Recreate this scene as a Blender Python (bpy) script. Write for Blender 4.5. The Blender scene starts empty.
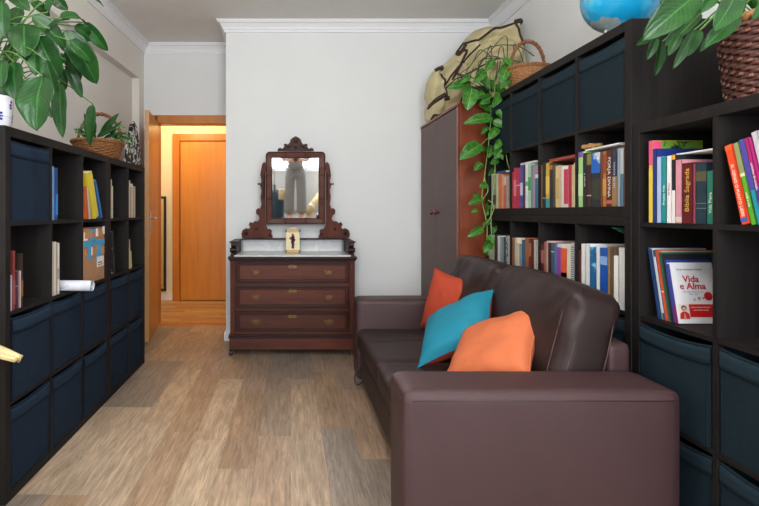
import bpy, bmesh, math, random
from mathutils import Vector, Matrix, noise
PI = math.pi
random.seed(7)
S = bpy.context.scene
COL = S.collection
EYE, F, VX, VY = 1.13, 511.0, 290.6, 212.0
def P(px, py, D): return Vector(((px-VX)*D/F, D, EYE-(py-VY)*D/F))
def lin(c): return c/12.92 if c <= .04045 else ((c+.055)/1.055)**2.4
def hx(h):
    h = h.lstrip('#'); return tuple(lin(int(h[i:i+2], 16)/255) for i in (0, 2, 4))+(1,)

# ---------------------------------------------------------------- materials
MC = {}
def nmat(name):
    m = bpy.data.materials.new(name); m.use_nodes = True
    nt = m.node_tree; return m, nt, nt.nodes['Principled BSDF'], nt.nodes, nt.links
def mat(col, rough=.6, metal=0, var=.12, vs=20, bump=0, bs=200, spec=.5, coat=0, stretch=None, trans=0, name=None):
    key = (col, rough, metal, var, vs, bump, bs, spec, coat, stretch, trans)
    if key in MC: return MC[key]
    m, nt, b, N, L = nmat(name or 'paint_'+col.strip('#'))
    b.inputs['Roughness'].default_value = rough; b.inputs['Metallic'].default_value = metal
    b.inputs['Specular IOR Level'].default_value = spec; b.inputs['Coat Weight'].default_value = coat
    if trans: b.inputs['Transmission Weight'].default_value = trans
    tc = N.new('ShaderNodeTexCoord'); mp = N.new('ShaderNodeMapping'); L.new(tc.outputs['Object'], mp.inputs[0])
    if stretch: mp.inputs['Scale'].default_value = stretch
    nz = N.new('ShaderNodeTexNoise'); nz.inputs['Scale'].default_value = vs; nz.inputs['Detail'].default_value = 5
    L.new(mp.outputs[0], nz.inputs[0])
    c = hx(col); r = N.new('ShaderNodeValToRGB')
    r.color_ramp.elements[0].position = .3; r.color_ramp.elements[1].position = .7
    r.color_ramp.elements[0].color = tuple(x*(1-var) for x in c[:3])+(1,)
    r.color_ramp.elements[1].color = tuple(min(1, x*(1+var)) for x in c[:3])+(1,)
    L.new(nz.outputs[0], r.inputs[0]); L.new(r.outputs[0], b.inputs['Base Color'])
    if bump:
        n2 = N.new('ShaderNodeTexNoise'); n2.inputs['Scale'].default_value = bs; n2.inputs['Detail'].default_value = 3
        L.new(mp.outputs[0], n2.inputs[0])
        bp = N.new('ShaderNodeBump'); bp.inputs['Strength'].default_value = bump; bp.inputs['Distance'].default_value = .002
        L.new(n2.outputs[0], bp.inputs['Height']); L.new(bp.outputs[0], b.inputs['Normal'])
    MC[key] = m; return m
def wood(name, c1, c2, rough=.35, axis='Z', scale=14, coat=0, bump=.15, spec=.5):
    m, nt, b, N, L = nmat(name)
    tc = N.new('ShaderNodeTexCoord'); mp = N.new('ShaderNodeMapping'); L.new(tc.outputs['Object'], mp.inputs[0])
    mp.inputs['Scale'].default_value = {'Z': (1, 1, .08), 'Y': (1, .08, 1), 'X': (.08, 1, 1)}[axis]
    nz = N.new('ShaderNodeTexNoise'); nz.inputs['Scale'].default_value = scale; nz.inputs['Detail'].default_value = 8
    nz.inputs['Roughness'].default_value = .65; nz.inputs['Distortion'].default_value = .4
    L.new(mp.outputs[0], nz.inputs[0]); r = N.new('ShaderNodeValToRGB')
    r.color_ramp.elements[0].position = .3; r.color_ramp.elements[1].position = .72
    r.color_ramp.elements[0].color = hx(c1); r.color_ramp.elements[1].color = hx(c2)
    L.new(nz.outputs[0], r.inputs[0]); L.new(r.outputs[0], b.inputs['Base Color'])
    b.inputs['Roughness'].default_value = rough; b.inputs['Coat Weight'].default_value = coat; b.inputs['Specular IOR Level'].default_value = spec
    bp = N.new('ShaderNodeBump'); bp.inputs['Strength'].default_value = bump; bp.inputs['Distance'].default_value = .002
    L.new(nz.outputs[0], bp.inputs['Height']); L.new(bp.outputs[0], b.inputs['Normal'])
    return m
def planks(name, cols, pw, pl, swap=False, rough=.42, grain=('#8a6f58', .48)):
    m, nt, b, N, L = nmat(name)
    tc = N.new('ShaderNodeTexCoord'); sx = N.new('ShaderNodeSeparateXYZ'); L.new(tc.outputs['Object'], sx.inputs[0])
    def M(op, a, bb=None, c=None):
        n = N.new('ShaderNodeMath'); n.operation = op
        for i, v in enumerate((a, bb, c)):
            if v is None: continue
            if isinstance(v, (int, float)): n.inputs[i].default_value = v
            else: L.new(v, n.inputs[i])
        return n.outputs[0]
    X, Y = (sx.outputs[1], sx.outputs[0]) if swap else (sx.outputs[0], sx.outputs[1])
    ux = M('DIVIDE', X, pw); ix = M('FLOOR', ux); fx = M('FRACT', ux)
    wn = N.new('ShaderNodeTexWhiteNoise'); wn.noise_dimensions = '1D'; L.new(ix, wn.inputs['W'])
    uy = M('ADD', M('DIVIDE', Y, pl), M('MULTIPLY', wn.outputs['Value'], 7.3)); iy = M('FLOOR', uy); fy = M('FRACT', uy)
    cb = N.new('ShaderNodeCombineXYZ'); L.new(ix, cb.inputs[0]); L.new(iy, cb.inputs[1])
    w2 = N.new('ShaderNodeTexWhiteNoise'); w2.noise_dimensions = '2D'; L.new(cb.outputs[0], w2.inputs[0])
    r = N.new('ShaderNodeValToRGB'); r.color_ramp.interpolation = 'CONSTANT'
    els = r.color_ramp.elements
    while len(els) < len(cols): els.new(0)
    for i, c in enumerate(cols): els[i].position = i/len(cols); els[i].color = hx(c)
    L.new(w2.outputs['Value'], r.inputs[0])
    # grain: noise stretched along the plank, shifted per plank
    c3 = N.new('ShaderNodeCombineXYZ'); L.new(M('MULTIPLY', X, 1.0), c3.inputs[0]); L.new(M('MULTIPLY', Y, .07), c3.inputs[1]); L.new(M('MULTIPLY', w2.outputs['Value'], 20), c3.inputs[2])
    g = N.new('ShaderNodeTexNoise'); g.inputs['Scale'].default_value = 85; g.inputs['Detail'].default_value = 7; g.inputs['Roughness'].default_value = .7; g.inputs['Distortion'].default_value = .7
    L.new(c3.outputs[0], g.inputs[0])
    c4 = N.new('ShaderNodeCombineXYZ'); L.new(X, c4.inputs[0]); L.new(M('MULTIPLY', Y, .25), c4.inputs[1]); L.new(M('MULTIPLY', w2.outputs['Value'], 20), c4.inputs[2])
    g2 = N.new('ShaderNodeTexNoise'); g2.inputs['Scale'].default_value = 9; g2.inputs['Detail'].default_value = 4; L.new(c4.outputs[0], g2.inputs[0])
    gr = N.new('ShaderNodeMapRange'); L.new(g.outputs[0], gr.inputs[0]); gr.inputs[1].default_value = .35; gr.inputs[2].default_value = .65; gr.inputs[3].default_value = 1-grain[1]; gr.inputs[4].default_value = 1.12
    g2r = N.new('ShaderNodeMapRange'); L.new(g2.outputs[0], g2r.inputs[0]); g2r.inputs[1].default_value = .3; g2r.inputs[2].default_value = .7; g2r.inputs[3].default_value = .82; g2r.inputs[4].default_value = 1.14
    seam = M('MINIMUM', M('MULTIPLY', M('MINIMUM', fx, M('SUBTRACT', 1, fx)), pw), M('MULTIPLY', M('MINIMUM', fy, M('SUBTRACT', 1, fy)), pl))
    sm = N.new('ShaderNodeMapRange'); L.new(seam, sm.inputs[0]); sm.inputs[1].default_value = .0; sm.inputs[2].default_value = .0018; sm.inputs[3].default_value = .72; sm.inputs[4].default_value = 1
    tot = M('MULTIPLY', M('MULTIPLY', gr.outputs[0], g2r.outputs[0]), sm.outputs[0])
    mx = N.new('ShaderNodeVectorMath'); mx.operation = 'SCALE'; L.new(r.outputs[0], mx.inputs[0]); L.new(tot, mx.inputs['Scale'])
    L.new(mx.outputs[0], b.inputs['Base Color']); b.inputs['Roughness'].default_value = rough
    bp = N.new('ShaderNodeBump'); bp.inputs['Strength'].default_value = .25; bp.inputs['Distance'].default_value = .002
    L.new(tot, bp.inputs['Height']); L.new(bp.outputs[0], b.inputs['Normal'])
    return m
def leafmat(name, c1, c2, vein, spot=0):
    m, nt, b, N, L = nmat(name)
    uv = N.new('ShaderNodeUVMap'); uv.uv_map = 'UVMap'; sx = N.new('ShaderNodeSeparateXYZ'); L.new(uv.outputs[0], sx.inputs[0])
    def M(op, a, bb=None):
        n = N.new('ShaderNodeMath'); n.operation = op
        for i, v in enumerate((a, bb)):
            if v is None: continue
            if isinstance(v, (int, float)): n.inputs[i].default_value = v
            else: L.new(v, n.inputs[i])
        return n.outputs[0]
    av = M('ABSOLUTE', M('SUBTRACT', sx.outputs[1], .5))
    mid = M('LESS_THAN', av, .022)
    side = M('GREATER_THAN', M('SINE', M('MULTIPLY', M('SUBTRACT', sx.outputs[0], M('MULTIPLY', av, .55)), 75)), .82)
    tc = N.new('ShaderNodeTexCoord'); nz = N.new('ShaderNodeTexNoise'); nz.inputs['Scale'].default_value = 14 if not spot else 45; L.new(tc.outputs['Object'], nz.inputs[0])
    r = N.new('ShaderNodeValToRGB'); r.color_ramp.elements[0].position = .35; r.color_ramp.elements[1].position = .65
    r.color_ramp.elements[0].color = hx(c1); r.color_ramp.elements[1].color = hx(c2); L.new(nz.outputs[0], r.inputs[0])
    mx = N.new('ShaderNodeMix'); mx.data_type = 'RGBA'; L.new(M('MINIMUM', M('ADD', M('MULTIPLY', mid, .8), M('MULTIPLY', side, .28)), 1), mx.inputs[0])
    L.new(r.outputs[0], mx.inputs[6]); mx.inputs[7].default_value = hx(vein); L.new(mx.outputs[2], b.inputs['Base Color'])
    b.inputs['Roughness'].default_value = .38; b.inputs['Subsurface Weight'].default_value = 0
    tr = N.new('ShaderNodeBsdfTranslucent'); L.new(mx.outputs[2], tr.inputs[0])
    ms = N.new('ShaderNodeMixShader'); ms.inputs[0].default_value = .18; L.new(b.outputs[0], ms.inputs[1]); L.new(tr.outputs[0], ms.inputs[2])
    L.new(ms.outputs[0], N['Material Output'].inputs[0]); return m
def stripes(name, ca, cb, scale, axis=0, rough=.6, thr=.5):
    m, nt, b, N, L = nmat(name)
    tc = N.new('ShaderNodeTexCoord'); w = N.new('ShaderNodeTexWave'); w.bands_direction = 'XYZ'[axis]; w.inputs['Scale'].default_value = scale; L.new(tc.outputs['Object'], w.inputs[0])
    r = N.new('ShaderNodeValToRGB'); r.color_ramp.interpolation = 'CONSTANT'; r.color_ramp.elements[0].color = hx(ca); r.color_ramp.elements[1].position = thr; r.color_ramp.elements[1].color = hx(cb)
    L.new(w.outputs[0], r.inputs[0]); L.new(r.outputs[0], b.inputs['Base Color']); b.inputs['Roughness'].default_value = rough; return m
def blotch(name, ca, cb, scale, thr=.5, rough=.6, soft=.03):
    m, nt, b, N, L = nmat(name)
    tc = N.new('ShaderNodeTexCoord'); w = N.new('ShaderNodeTexNoise'); w.inputs['Scale'].default_value = scale; w.inputs['Detail'].default_value = 3; w.inputs['Distortion'].default_value = .6; L.new(tc.outputs['Object'], w.inputs[0])
    r = N.new('ShaderNodeValToRGB'); r.color_ramp.elements[0].position = thr-soft; r.color_ramp.elements[0].color = hx(ca); r.color_ramp.elements[1].position = thr+soft; r.color_ramp.elements[1].color = hx(cb)
    L.new(w.outputs[0], r.inputs[0]); L.new(r.outputs[0], b.inputs['Base Color']); b.inputs['Roughness'].default_value = rough; return m
def emis(name, c, s):
    m, nt, b, N, L = nmat(name); b.inputs['Emission Color'].default_value = hx(c); b.inputs['Emission Strength'].default_value = s; b.inputs['Base Color'].default_value = hx(c); return m

WALL = mat('#dcdedf', .85, var=.015, vs=3, bump=.12, bs=260, name='wall_paint')
WALL_WARMLIT = mat('#dedad4', .85, var=.02, vs=3, bump=.12, bs=260, name='wall_paint_warm_lit')  # white wall paint with the warm cast of the light mixed in
CEIL = mat('#dfddd9', .9, var=.02, vs=8, bump=.2, bs=160, name='ceiling_paint')
CROWN = mat('#e4e5e8', .55, var=.01, name='crown_paint')
FLOOR = planks('vinyl_planks', ['#b59d86', '#a08a77', '#bda48b', '#a68a71', '#918377', '#b89f86', '#ac917a', '#998b7e', '#c0aa92', '#aa8f75'], .160, .92)
HALLF = planks('hall_planks', ['#c59a63', '#b98a55', '#cda56e', '#b58450'], .09, .9, swap=True)
KAL = wood('black_brown_veneer', '#141213', '#231f1e', .6, 'Z', 40, bump=.3, spec=.18)
BIN_L = mat('#1a2839', .85, var=.12, vs=60, bump=.5, bs=700, spec=.12, name='dark_blue_fabric')
BIN_R = mat('#18262e', .85, var=.12, vs=60, bump=.5, bs=700, spec=.12, name='slate_fabric')
HEM_L = mat('#1e2e40', .85, var=.1, vs=60, bump=.5, bs=700, spec=.12, name='dark_blue_hem')
HEM_R = mat('#1d2c35', .85, var=.1, vs=60, bump=.5, bs=700, spec=.12, name='slate_hem')
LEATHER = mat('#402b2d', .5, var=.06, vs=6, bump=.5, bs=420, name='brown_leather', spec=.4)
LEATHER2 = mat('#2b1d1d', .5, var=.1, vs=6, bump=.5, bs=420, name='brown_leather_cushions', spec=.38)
STITCH = mat('#4e3a38', .6, name='stitching')
MAHO = wood('mahogany', '#38190f', '#6a3526', .5, 'X', 9, coat=.03, spec=.25)
MAHOD = wood('mahogany_dark', '#1d0b0a', '#381713', .5, 'X', 12, coat=.03, spec=.25)
MAHOZ = wood('mahogany_upright', '#34160f', '#623023', .6, 'Z', 9, coat=0, spec=.2)
BRASS = mat('#6a5232', .45, metal=.7, name='aged_brass')
CHROME = mat('#c8c8c8', .25, metal=1, name='brushed_steel')
ORWOOD = wood('orange_beech', '#b8701f', '#cf8a33', .35, 'Z', 10, coat=.2, bump=.05)
ORFRAME = wood('orange_beech_frame', '#b0651c', '#c27a2a', .35, 'Z', 10, coat=.2, bump=.05)
LEAFEDGE = wood('door_edge', '#bb8a58', '#c99b68', .4, 'Z', 10, bump=.05)
WARD_S = wood('reddish_wardrobe_wood', '#602308', '#883c11', .4, 'Z', 8, coat=.1)
WARD_D = mat('#5c4743', .55, var=.06, vs=30, bump=.3, bs=300, name='taupe_leatherette')
KNOB = mat('#5c1d16', .2, coat=.6, name='dark_red_lacquer')
GREENL = leafmat('lily_leaf', '#103a15', '#1d531c', '#3b7830')
GREENR = leafmat('lily_leaf_bright', '#123f12', '#235b1c', '#437f30')
GREENP = leafmat('pothos_leaf', '#1f5518', '#41832a', '#78ad48', 1)
STEM = mat('#4f7a35', .5, name='stem_green')
STEMD = mat('#3a4528', .6, name='dark_stem')
VINE = mat('#7f9a4c', .5, name='vine_green')
WICK = mat('#8a5a30', .6, var=.35, vs=60, name='tan_wicker')
WICKD = mat('#4a2820', .5, var=.45, vs=50, name='dark_wicker')
WICKH = mat('#7a4a2c', .55, var=.3, vs=50, name='wicker_handle')
SOIL = mat('#2a211a', .95, bump=1, bs=80, name='soil')
CANVAS = mat('#b9ae88', .85, var=.09, vs=9, bump=.5, bs=240, name='cream_canvas')
TRIMB = mat('#33201f', .7, name='dark_brown_tape')
PAPER = mat('#d9d5cb', .8, var=.04, vs=60, name='page_paper', stretch=(1, 40, 1))
WHITE = mat('#e8e8e8', .6, name='white')
BLACK = mat('#121214', .5, name='black')

def marble():
    m, nt, b, N, L = nmat('white_marble')
    tc = N.new('ShaderNodeTexCoord'); w = N.new('ShaderNodeTexNoise'); w.inputs['Scale'].default_value = 4; w.inputs['Detail'].default_value = 9; w.inputs['Distortion'].default_value = 1.6; w.inputs['Roughness'].default_value = .65; L.new(tc.outputs['Object'], w.inputs[0])
    r = N.new('ShaderNodeValToRGB'); e = r.color_ramp.elements; e[0].position = .3; e[0].color = hx('#e2e3e2'); e[1].position = .7; e[1].color = hx('#e8e8e6'); k = e.new(.5); k.color = hx('#c6c8ca')
    L.new(w.outputs[0], r.inputs[0]); L.new(r.outputs[0], b.inputs['Base Color']); b.inputs['Roughness'].default_value = .3; return m
MARBLE = marble()
def mirrormat():
    m, nt, b, N, L = nmat('mirror_silver'); b.inputs['Metallic'].default_value = 1; b.inputs['Roughness'].default_value = .03; b.inputs['Base Color'].default_value = (.86, .87, .87, 1); return m
MIRROR = mirrormat()
def panemat():
    m, nt, b, N, L = nmat('window_glass'); t = N.new('ShaderNodeBsdfTransparent'); g = N.new('ShaderNodeBsdfGlossy'); g.inputs['Roughness'].default_value = .02
    ms = N.new('ShaderNodeMixShader'); ms.inputs[0].default_value = .06; L.new(t.outputs[0], ms.inputs[1]); L.new(g.outputs[0], ms.inputs[2]); L.new(ms.outputs[0], N['Material Output'].inputs[0]); return m
PANE = panemat()

# ---------------------------------------------------------------- object plumbing
MW = {}
def reg(o, parent, local):
    MW[o.name] = (MW[parent.name] if parent else Matrix())@local
def thing(name, label, cat, loc=(0, 0, 0), rot=(0, 0, 0), group=None):
    o = bpy.data.objects.new(name, None); o.empty_display_size = .05; COL.objects.link(o)
    o.location = loc; o.rotation_euler = rot
    from mathutils import Euler
    reg(o, None, Matrix.Translation(loc)@Euler(rot).to_matrix().to_4x4())
    o['label'] = label; o['category'] = cat
    if group: o['group'] = group
    return o
def obj(name, bm, m, parent=None, world=False, smooth=False, label=None, origin=None, angle=None):
    """links bm as ONE mesh object. world=True: coordinates are world ones."""
    me = bpy.data.meshes.new(name); 
    bmesh.ops.recalc_face_normals(bm, faces=bm.faces[:]) if not getattr(bm, 'keep', False) else None
    bm.to_mesh(me); bm.free()
    o = bpy.data.objects.new(name, me); COL.objects.link(o)
    ms = m if isinstance(m, (list, tuple)) else [m]
    for x in ms: me.materials.append(x)
    if smooth or angle:
        for p in me.polygons: p.use_smooth = True
        if angle: 
            me.set_sharp_from_angle(angle=math.radians(angle))
    if parent:
        o.parent = parent
        if world: me.transform(MW[parent.name].inverted())
        reg(o, parent, Matrix())
    else:
        if origin is not None:
            me.transform(Matrix.Translation(-Vector(origin))); o.location = origin
            reg(o, None, Matrix.Translation(origin))
        else: reg(o, None, Matrix())
    if label: o['label'] = label
    return o
def tag(o, label, cat, group=None, kind=None):
    o['label'] = label; o['category'] = cat
    if group: o['group'] = group
    if kind: o['kind'] = kind
    return o
def struct(name, bm, m, parent=None, **k):
    o = obj(name, bm, m, parent, **k)
    if not parent: o['kind'] = 'structure'
    return o
def B(): return bmesh.new()
def box(bm, x0, x1, y0, y1, z0, z1, bev=0, M=None, seg=2):
    r = bmesh.ops.create_cube(bm, size=1); vs = r['verts']
    c = Vector(((x0+x1)/2, (y0+y1)/2, (z0+z1)/2)); s = (abs(x1-x0), abs(y1-y0), abs(z1-z0))
    for v in vs: v.co = Vector((v.co.x*s[0], v.co.y*s[1], v.co.z*s[2]))+c
    if bev:
        es = list({e for v in vs for e in v.link_edges})
        r2 = bmesh.ops.bevel(bm, geom=es, offset=min(bev, min(s)*.45), segments=seg, affect='EDGES', profile=.5)
        vs = list({v for f in r2['faces'] for v in f.verts}|{v for v in vs if v.is_valid})
    if M is not None:
        for v in vs: v.co = M@v.co
    return bm
def tube(bm, pts, r, n=8, closed=False, cap=True, rs=None):
    pts = [Vector(p) for p in pts]; k = len(pts); rings = []
    up = Vector((0, 0, 1))
    for i, p in enumerate(pts):
        if closed: t = (pts[(i+1) % k]-pts[i-1])
        else: t = pts[min(i+1, k-1)]-pts[max(i-1, 0)]
        if t.length < 1e-9: t = Vector((0, 0, 1))
        t.normalize(); a = t.cross(up)
        if a.length < .15: a = t.cross(Vector((1, 0, 0)))
        a.normalize(); b = t.cross(a); up = b if False else up
        if rings and a.dot(lasta) < 0: a = -a; b = -b
        lasta = a
        rr = rs[i] if rs else r
        rings.append([bm.verts.new(p+(a*math.cos(2*PI*j/n)+b*math.sin(2*PI*j/n))*rr) for j in range(n)])
    for i in range(k if closed else k-1):
        A, C = rings[i], rings[(i+1) % k]
        for j in range(n):
            try: bm.faces.new((A[j], A[(j+1) % n], C[(j+1) % n], C[j]))
            except ValueError: pass
    if cap and not closed:
        bm.faces.new(rings[0]); bm.faces.new(rings[-1])
    return bm
def bez(pts, n=16):
    """Catmull-Rom through the points"""
    pts = [Vector(p) for p in pts]; out = []
    for i in range(len(pts)-1):
        p0 = pts[max(i-1, 0)]; p1 = pts[i]; p2 = pts[i+1]; p3 = pts[min(i+2, len(pts)-1)]
        for j in range(n):
            t = j/n
            out.append(.5*((2*p1)+(p2-p0)*t+(2*p0-5*p1+4*p2-p3)*t*t+(3*p1-p0-3*p2+p3)*t**3))
    out.append(pts[-1]); return out
def lathe(bm, prof, n=32, c=(0, 0, 0), cap=True, M=None):
    c = Vector(c); rings = []
    for r, z in prof:
        rings.append([bm.verts.new(c+Vector((max(r, 1e-4)*math.cos(2*PI*j/n), max(r, 1e-4)*math.sin(2*PI*j/n), z))) for j in range(n)])
    for A, C in zip(rings, rings[1:]):
        for j in range(n): bm.faces.new((A[j], A[(j+1) % n], C[(j+1) % n], C[j]))
    if cap: bm.faces.new(rings[0]); bm.faces.new(rings[-1])
    if M is not None:
        for R in rings:
            for v in R: v.co = M@v.co
    return bm
def cyl(bm, a, b, r, n=16): return tube(bm, [a, b], r, n)
def prism(bm, poly, y0, y1, bev=0):
    """poly: list of (x,z); extruded along y"""
    A = [bm.verts.new((x, y0, z)) for x, z in poly]; f = bm.faces.new(A)
    r = bmesh.ops.extrude_face_region(bm, geom=[f]); vs = [g for g in r['geom'] if isinstance(g, bmesh.types.BMVert)]
    for v in vs: v.co.y = y1
    if bev:
        es = [e for e in bm.edges if e.is_valid and any(abs(v.co.y-y0) < 1e-6 for v in e.verts) and all(abs(v.co.y-y0) < 1e-6 for v in e.verts)]
        bmesh.ops.bevel(bm, geom=es, offset=bev, segments=2, affect='EDGES', clamp_overlap=True)
    return bm
def rbox(sx, sy, sz, r, cuts=10, bulge=(0, 0, 0), fn=None):
    """rounded, softly bulging box centred on the origin"""
    bm = B(); bmesh.ops.create_cube(bm, size=2)
    bmesh.ops.subdivide_edges(bm, edges=bm.edges[:], cuts=cuts, use_grid_fill=True)
    h = Vector((sx/2, sy/2, sz/2))
    for v in bm.verts:
        u = v.co.copy(); 
        # denser sampling near the rims
        w = Vector([math.copysign(abs(c)**.7, c) if abs(c) < .9999 else c for c in u])
        p = Vector((w.x*h.x, w.y*h.y, w.z*h.z))
        q = Vector([max(-h[i]+r, min(h[i]-r, p[i])) for i in range(3)])
        d = p-q
        if d.length > 1e-9: p = q+d.normalized()*r
        fx, fy, fz = (1-w.x**2), (1-w.y**2), (1-w.z**2)
        p.x += math.copysign(bulge[0]*fy*fz*abs(w.x), w.x) if bulge[0] else 0
        p.y += math.copysign(bulge[1]*fx*fz*abs(w.y), w.y) if bulge[1] else 0
        p.z += math.copysign(bulge[2]*fx*fy*abs(w.z), w.z) if bulge[2] else 0
        if fn: p = fn(p, w)
        v.co = p
    return bm
_fcache = {}
def text_bm(txt, size, M, extrude=.0004, align='CENTER', sx=1.0, bold=0):
    cu = bpy.data.curves.new('t', 'FONT'); cu.body = txt; cu.size = size; cu.extrude = extrude; cu.align_x = align; cu.align_y = 'CENTER'; cu.resolution_u = 3; cu.offset = bold
    o = bpy.data.objects.new('t', cu); COL.objects.link(o)
    dg = bpy.context.evaluated_depsgraph_get(); me = bpy.data.meshes.new_from_object(o.evaluated_get(dg))
    bm = B(); bm.from_mesh(me); bpy.data.objects.remove(o); bpy.data.meshes.remove(me); bpy.data.curves.remove(cu)
    for v in bm.verts: v.co = M@Vector((v.co.x*sx, v.co.y, v.co.z))
    return bm
def merge(a, b):
    me = bpy.data.meshes.new('m'); b.to_mesh(me); a.from_mesh(me); bpy.data.meshes.remove(me); b.free(); return a

# ---------------------------------------------------------------- the room
CZ = 2.80
YB, YR, YH, Y0 = 4.49, 5.10, 6.56, -1.20
def lx(y): return -1.463-.0438*(5.10-y)
bm = B(); box(bm, -2.1, 2.0, Y0-.15, YR+.03, -.08, 0); struct('floor', bm, FLOOR)
bm = B(); box(bm, -2.3, .7, YR+.031, YH+.1, -.08, -.001); struct('floor_hall', bm, HALLF)
bm = B(); box(bm, -2.1, 2.0, Y0-.15, YR+.12, CZ, CZ+.08); struct('ceiling', bm, CEIL)
bm = B(); box(bm, -2.3, .7, YR+.12, YH+.1, 2.62, 2.70); struct('ceiling_hall', bm, CEIL)
# left wall: upper band, recessed lower field, pillar at the far end
ang = math.atan(.0438)
Lm = Matrix.Translation((lx(YR), YR, 0))@Matrix.Rotation(-ang, 4, 'Z')
bm = B(); Lw = 6.5
box(bm, -.2, 0, -Lw, 0.02, 2.43, CZ, M=Lm); box(bm, -.2, -.07, -Lw, -.14, 0, 2.44, M=Lm); box(bm, -.2, 0, -.14, .02, 0, 2.43, M=Lm)
struct('wall_left', bm, WALL_WARMLIT)
bm = B(); box(bm, 1.78, 1.95, Y0-.15, YB+.15, 0, CZ); struct('wall_right', bm, WALL)
bm = B(); box(bm, -.568, 1.95, YB, YR+.12, 0, CZ); struct('wall_back', bm, WALL)
DX0, DX1, DH = -1.325, -.625, 2.01
bm = B(); box(bm, -1.60, DX0-.02, YR, YR+.12, 0, CZ); box(bm, DX0-.02, -.56, YR, YR+.12, DH+.02, CZ)
struct('wall_doorway', bm, WALL)
bm = B(); box(bm, -2.3, .7, YH, YH+.1, 0, 2.7); box(bm, -2.3, -2.2, YR+.12, YH, 0, 2.7); box(bm, .6, .7, YR+.12, YH, 0, 2.7); box(bm, -2.3, -1.60, YR, YR+.12, 0, 2.7)
box(bm, -1.68, -1.60, YR+.12, YR+.28, 0, 2.6)
struct('wall_hall', bm, mat('#e6dcc0', .8, var=.02, name='hall_wall_paint'))
# rear wall with the window that lights the room
WX0, WX1, WZ0, WZ1 = -1.15, 1.25, .80, 2.35
bm = B(); ya, yb = Y0-.15, Y0
box(bm, -2.1, WX0, ya, yb, 0, CZ); box(bm, WX1, 2.0, ya, yb, 0, CZ); box(bm, WX0, WX1, ya, yb, 0, WZ0); box(bm, WX0, WX1, ya, yb, WZ1, CZ)
struct('wall_rear', bm, WALL)
win = struct('window_1', box(B(), WX0, WX1, Y0-.10, Y0+.03, WZ0-.03, WZ0), WHITE)
bm = B()
for x0, x1, z0, z1 in ((WX0, WX0+.05, WZ0, WZ1), (WX1-.05, WX1, WZ0, WZ1), (WX0, WX1, WZ0, WZ0+.05), (WX0, WX1, WZ1-.05, WZ1), (.02, .09, WZ0, WZ1)): box(bm, x0, x1, Y0-.11, Y0-.05, z0, z1)
struct('window_frame', bm, WHITE, win, world=True)
struct('window_pane', box(B(), WX0+.05, WX1-.05, Y0-.09, Y0-.084, WZ0+.05, WZ1-.05), PANE, win, world=True)
# crown moulding swept along the walls
def sweep(path, prof, base):
    bm = B(); path = [Vector(p) for p in path]; rings = []
    for i, p in enumerate(path):
        ds = []
        if i > 0: ds.append((path[i]-path[i-1]).normalized())
        if i < len(path)-1: ds.append((path[i+1]-path[i]).normalized())
        ns = [Vector((d.y, -d.x)) for d in ds]       # inward = right of travel
        n = sum(ns, Vector((0, 0))).normalized(); k = 1/max(.3, n.dot(ns[0]))
        rings.append([bm.verts.new((p.x+n.x*k*o, p.y+n.y*k*o, base+z)) for o, z in prof])
    for A, C in zip(rings, rings[1:]):
        for j in range(len(prof)): bm.faces.new((A[j], A[(j+1) % len(prof)], C[(j+1) % len(prof)], C[j]))
    bm.faces.new(rings[0]); bm.faces.new(rings[-1]); return bm
prof = [(0, -.095), (.014, -.095), (.016, -.078), (.022, -.074), (.03, -.055), (.05, -.028), (.066, -.022), (.066, -.012), (.076, -.012), (.076, 0), (0, 0)]
path = [(lx(Y0), Y0), (lx(YR), YR), (-.568, YR), (-.568, YB), (1.78, YB), (1.78, Y0)]
struct('trim_1', sweep(path, prof, CZ), CROWN)
bprof = [(0, 0), (.014, 0), (.014, .07), (.008, .085), (0, .085)]
struct('baseboard_back', sweep([(-.568, YR-.001), (-.568, YB), (1.78, YB), (1.78, Y0)], bprof, 0), CROWN)
struct('baseboard_hall', box(B(), -2.2, -1.51, YH-.014, YH, 0, .09), CROWN)

# doorway frame and the open door leaf
fr = struct('trim_2', box(B(), DX0-.02, -.56, YR-.012, YR+.13, DH, DH+.085, .004), ORFRAME)
struct('door_jamb', box(B(), DX0-.085, DX0, YR-.012, YR+.13, 0, DH+.085, .004), ORFRAME, fr, world=True)
struct('door_jamb', box(B(), DX1, DX1+.05, YR-.0, YR+.13, 0, DH, .004), ORFRAME, fr, world=True)
struct('threshold', box(B(), DX0, DX1, YR, YR+.10, 0, .008), ORFRAME, fr, world=True)
d1 = bpy.data.objects.new('door_1', None); COL.objects.link(d1); d1['kind'] = 'structure'
a1 = -math.atan2(.09, .66)
d1.location = (DX0+.012, YR-.02, 0.006); d1.rotation_euler = (0, 0, PI+(-a1))  # leaf runs toward -Y
reg(d1, None, Matrix.Translation(d1.location)@Matrix.Rotation(PI-a1, 4, 'Z'))
# local: leaf along +Y (towards the camera), thickness on +X side
a1b = 0
struct('door_leaf', box(B(), 0, .035, .0, .68, 0, 2.005, .002), [ORWOOD], d1)
struct('door_edge_strip', box(B(), .0, .035, .6805, .684, 0, 2.005), LEAFEDGE, d1)
bm = B(); 
for s in (0, 1):
    x = 0.036 if s else -.001; sg = 1 if s else -1
    box(bm, x, x+sg*.006, .60, .64, .93, 1.13, .002); cyl(bm, (x, .62, 1.07), (x+sg*.05, .62, 1.07), .009); tube(bm, [(x+sg*.05, .628, 1.07), (x+sg*.05, .52, 1.07)], .009)
struct('door_handle', bm, CHROME, d1, smooth=False)
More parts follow.
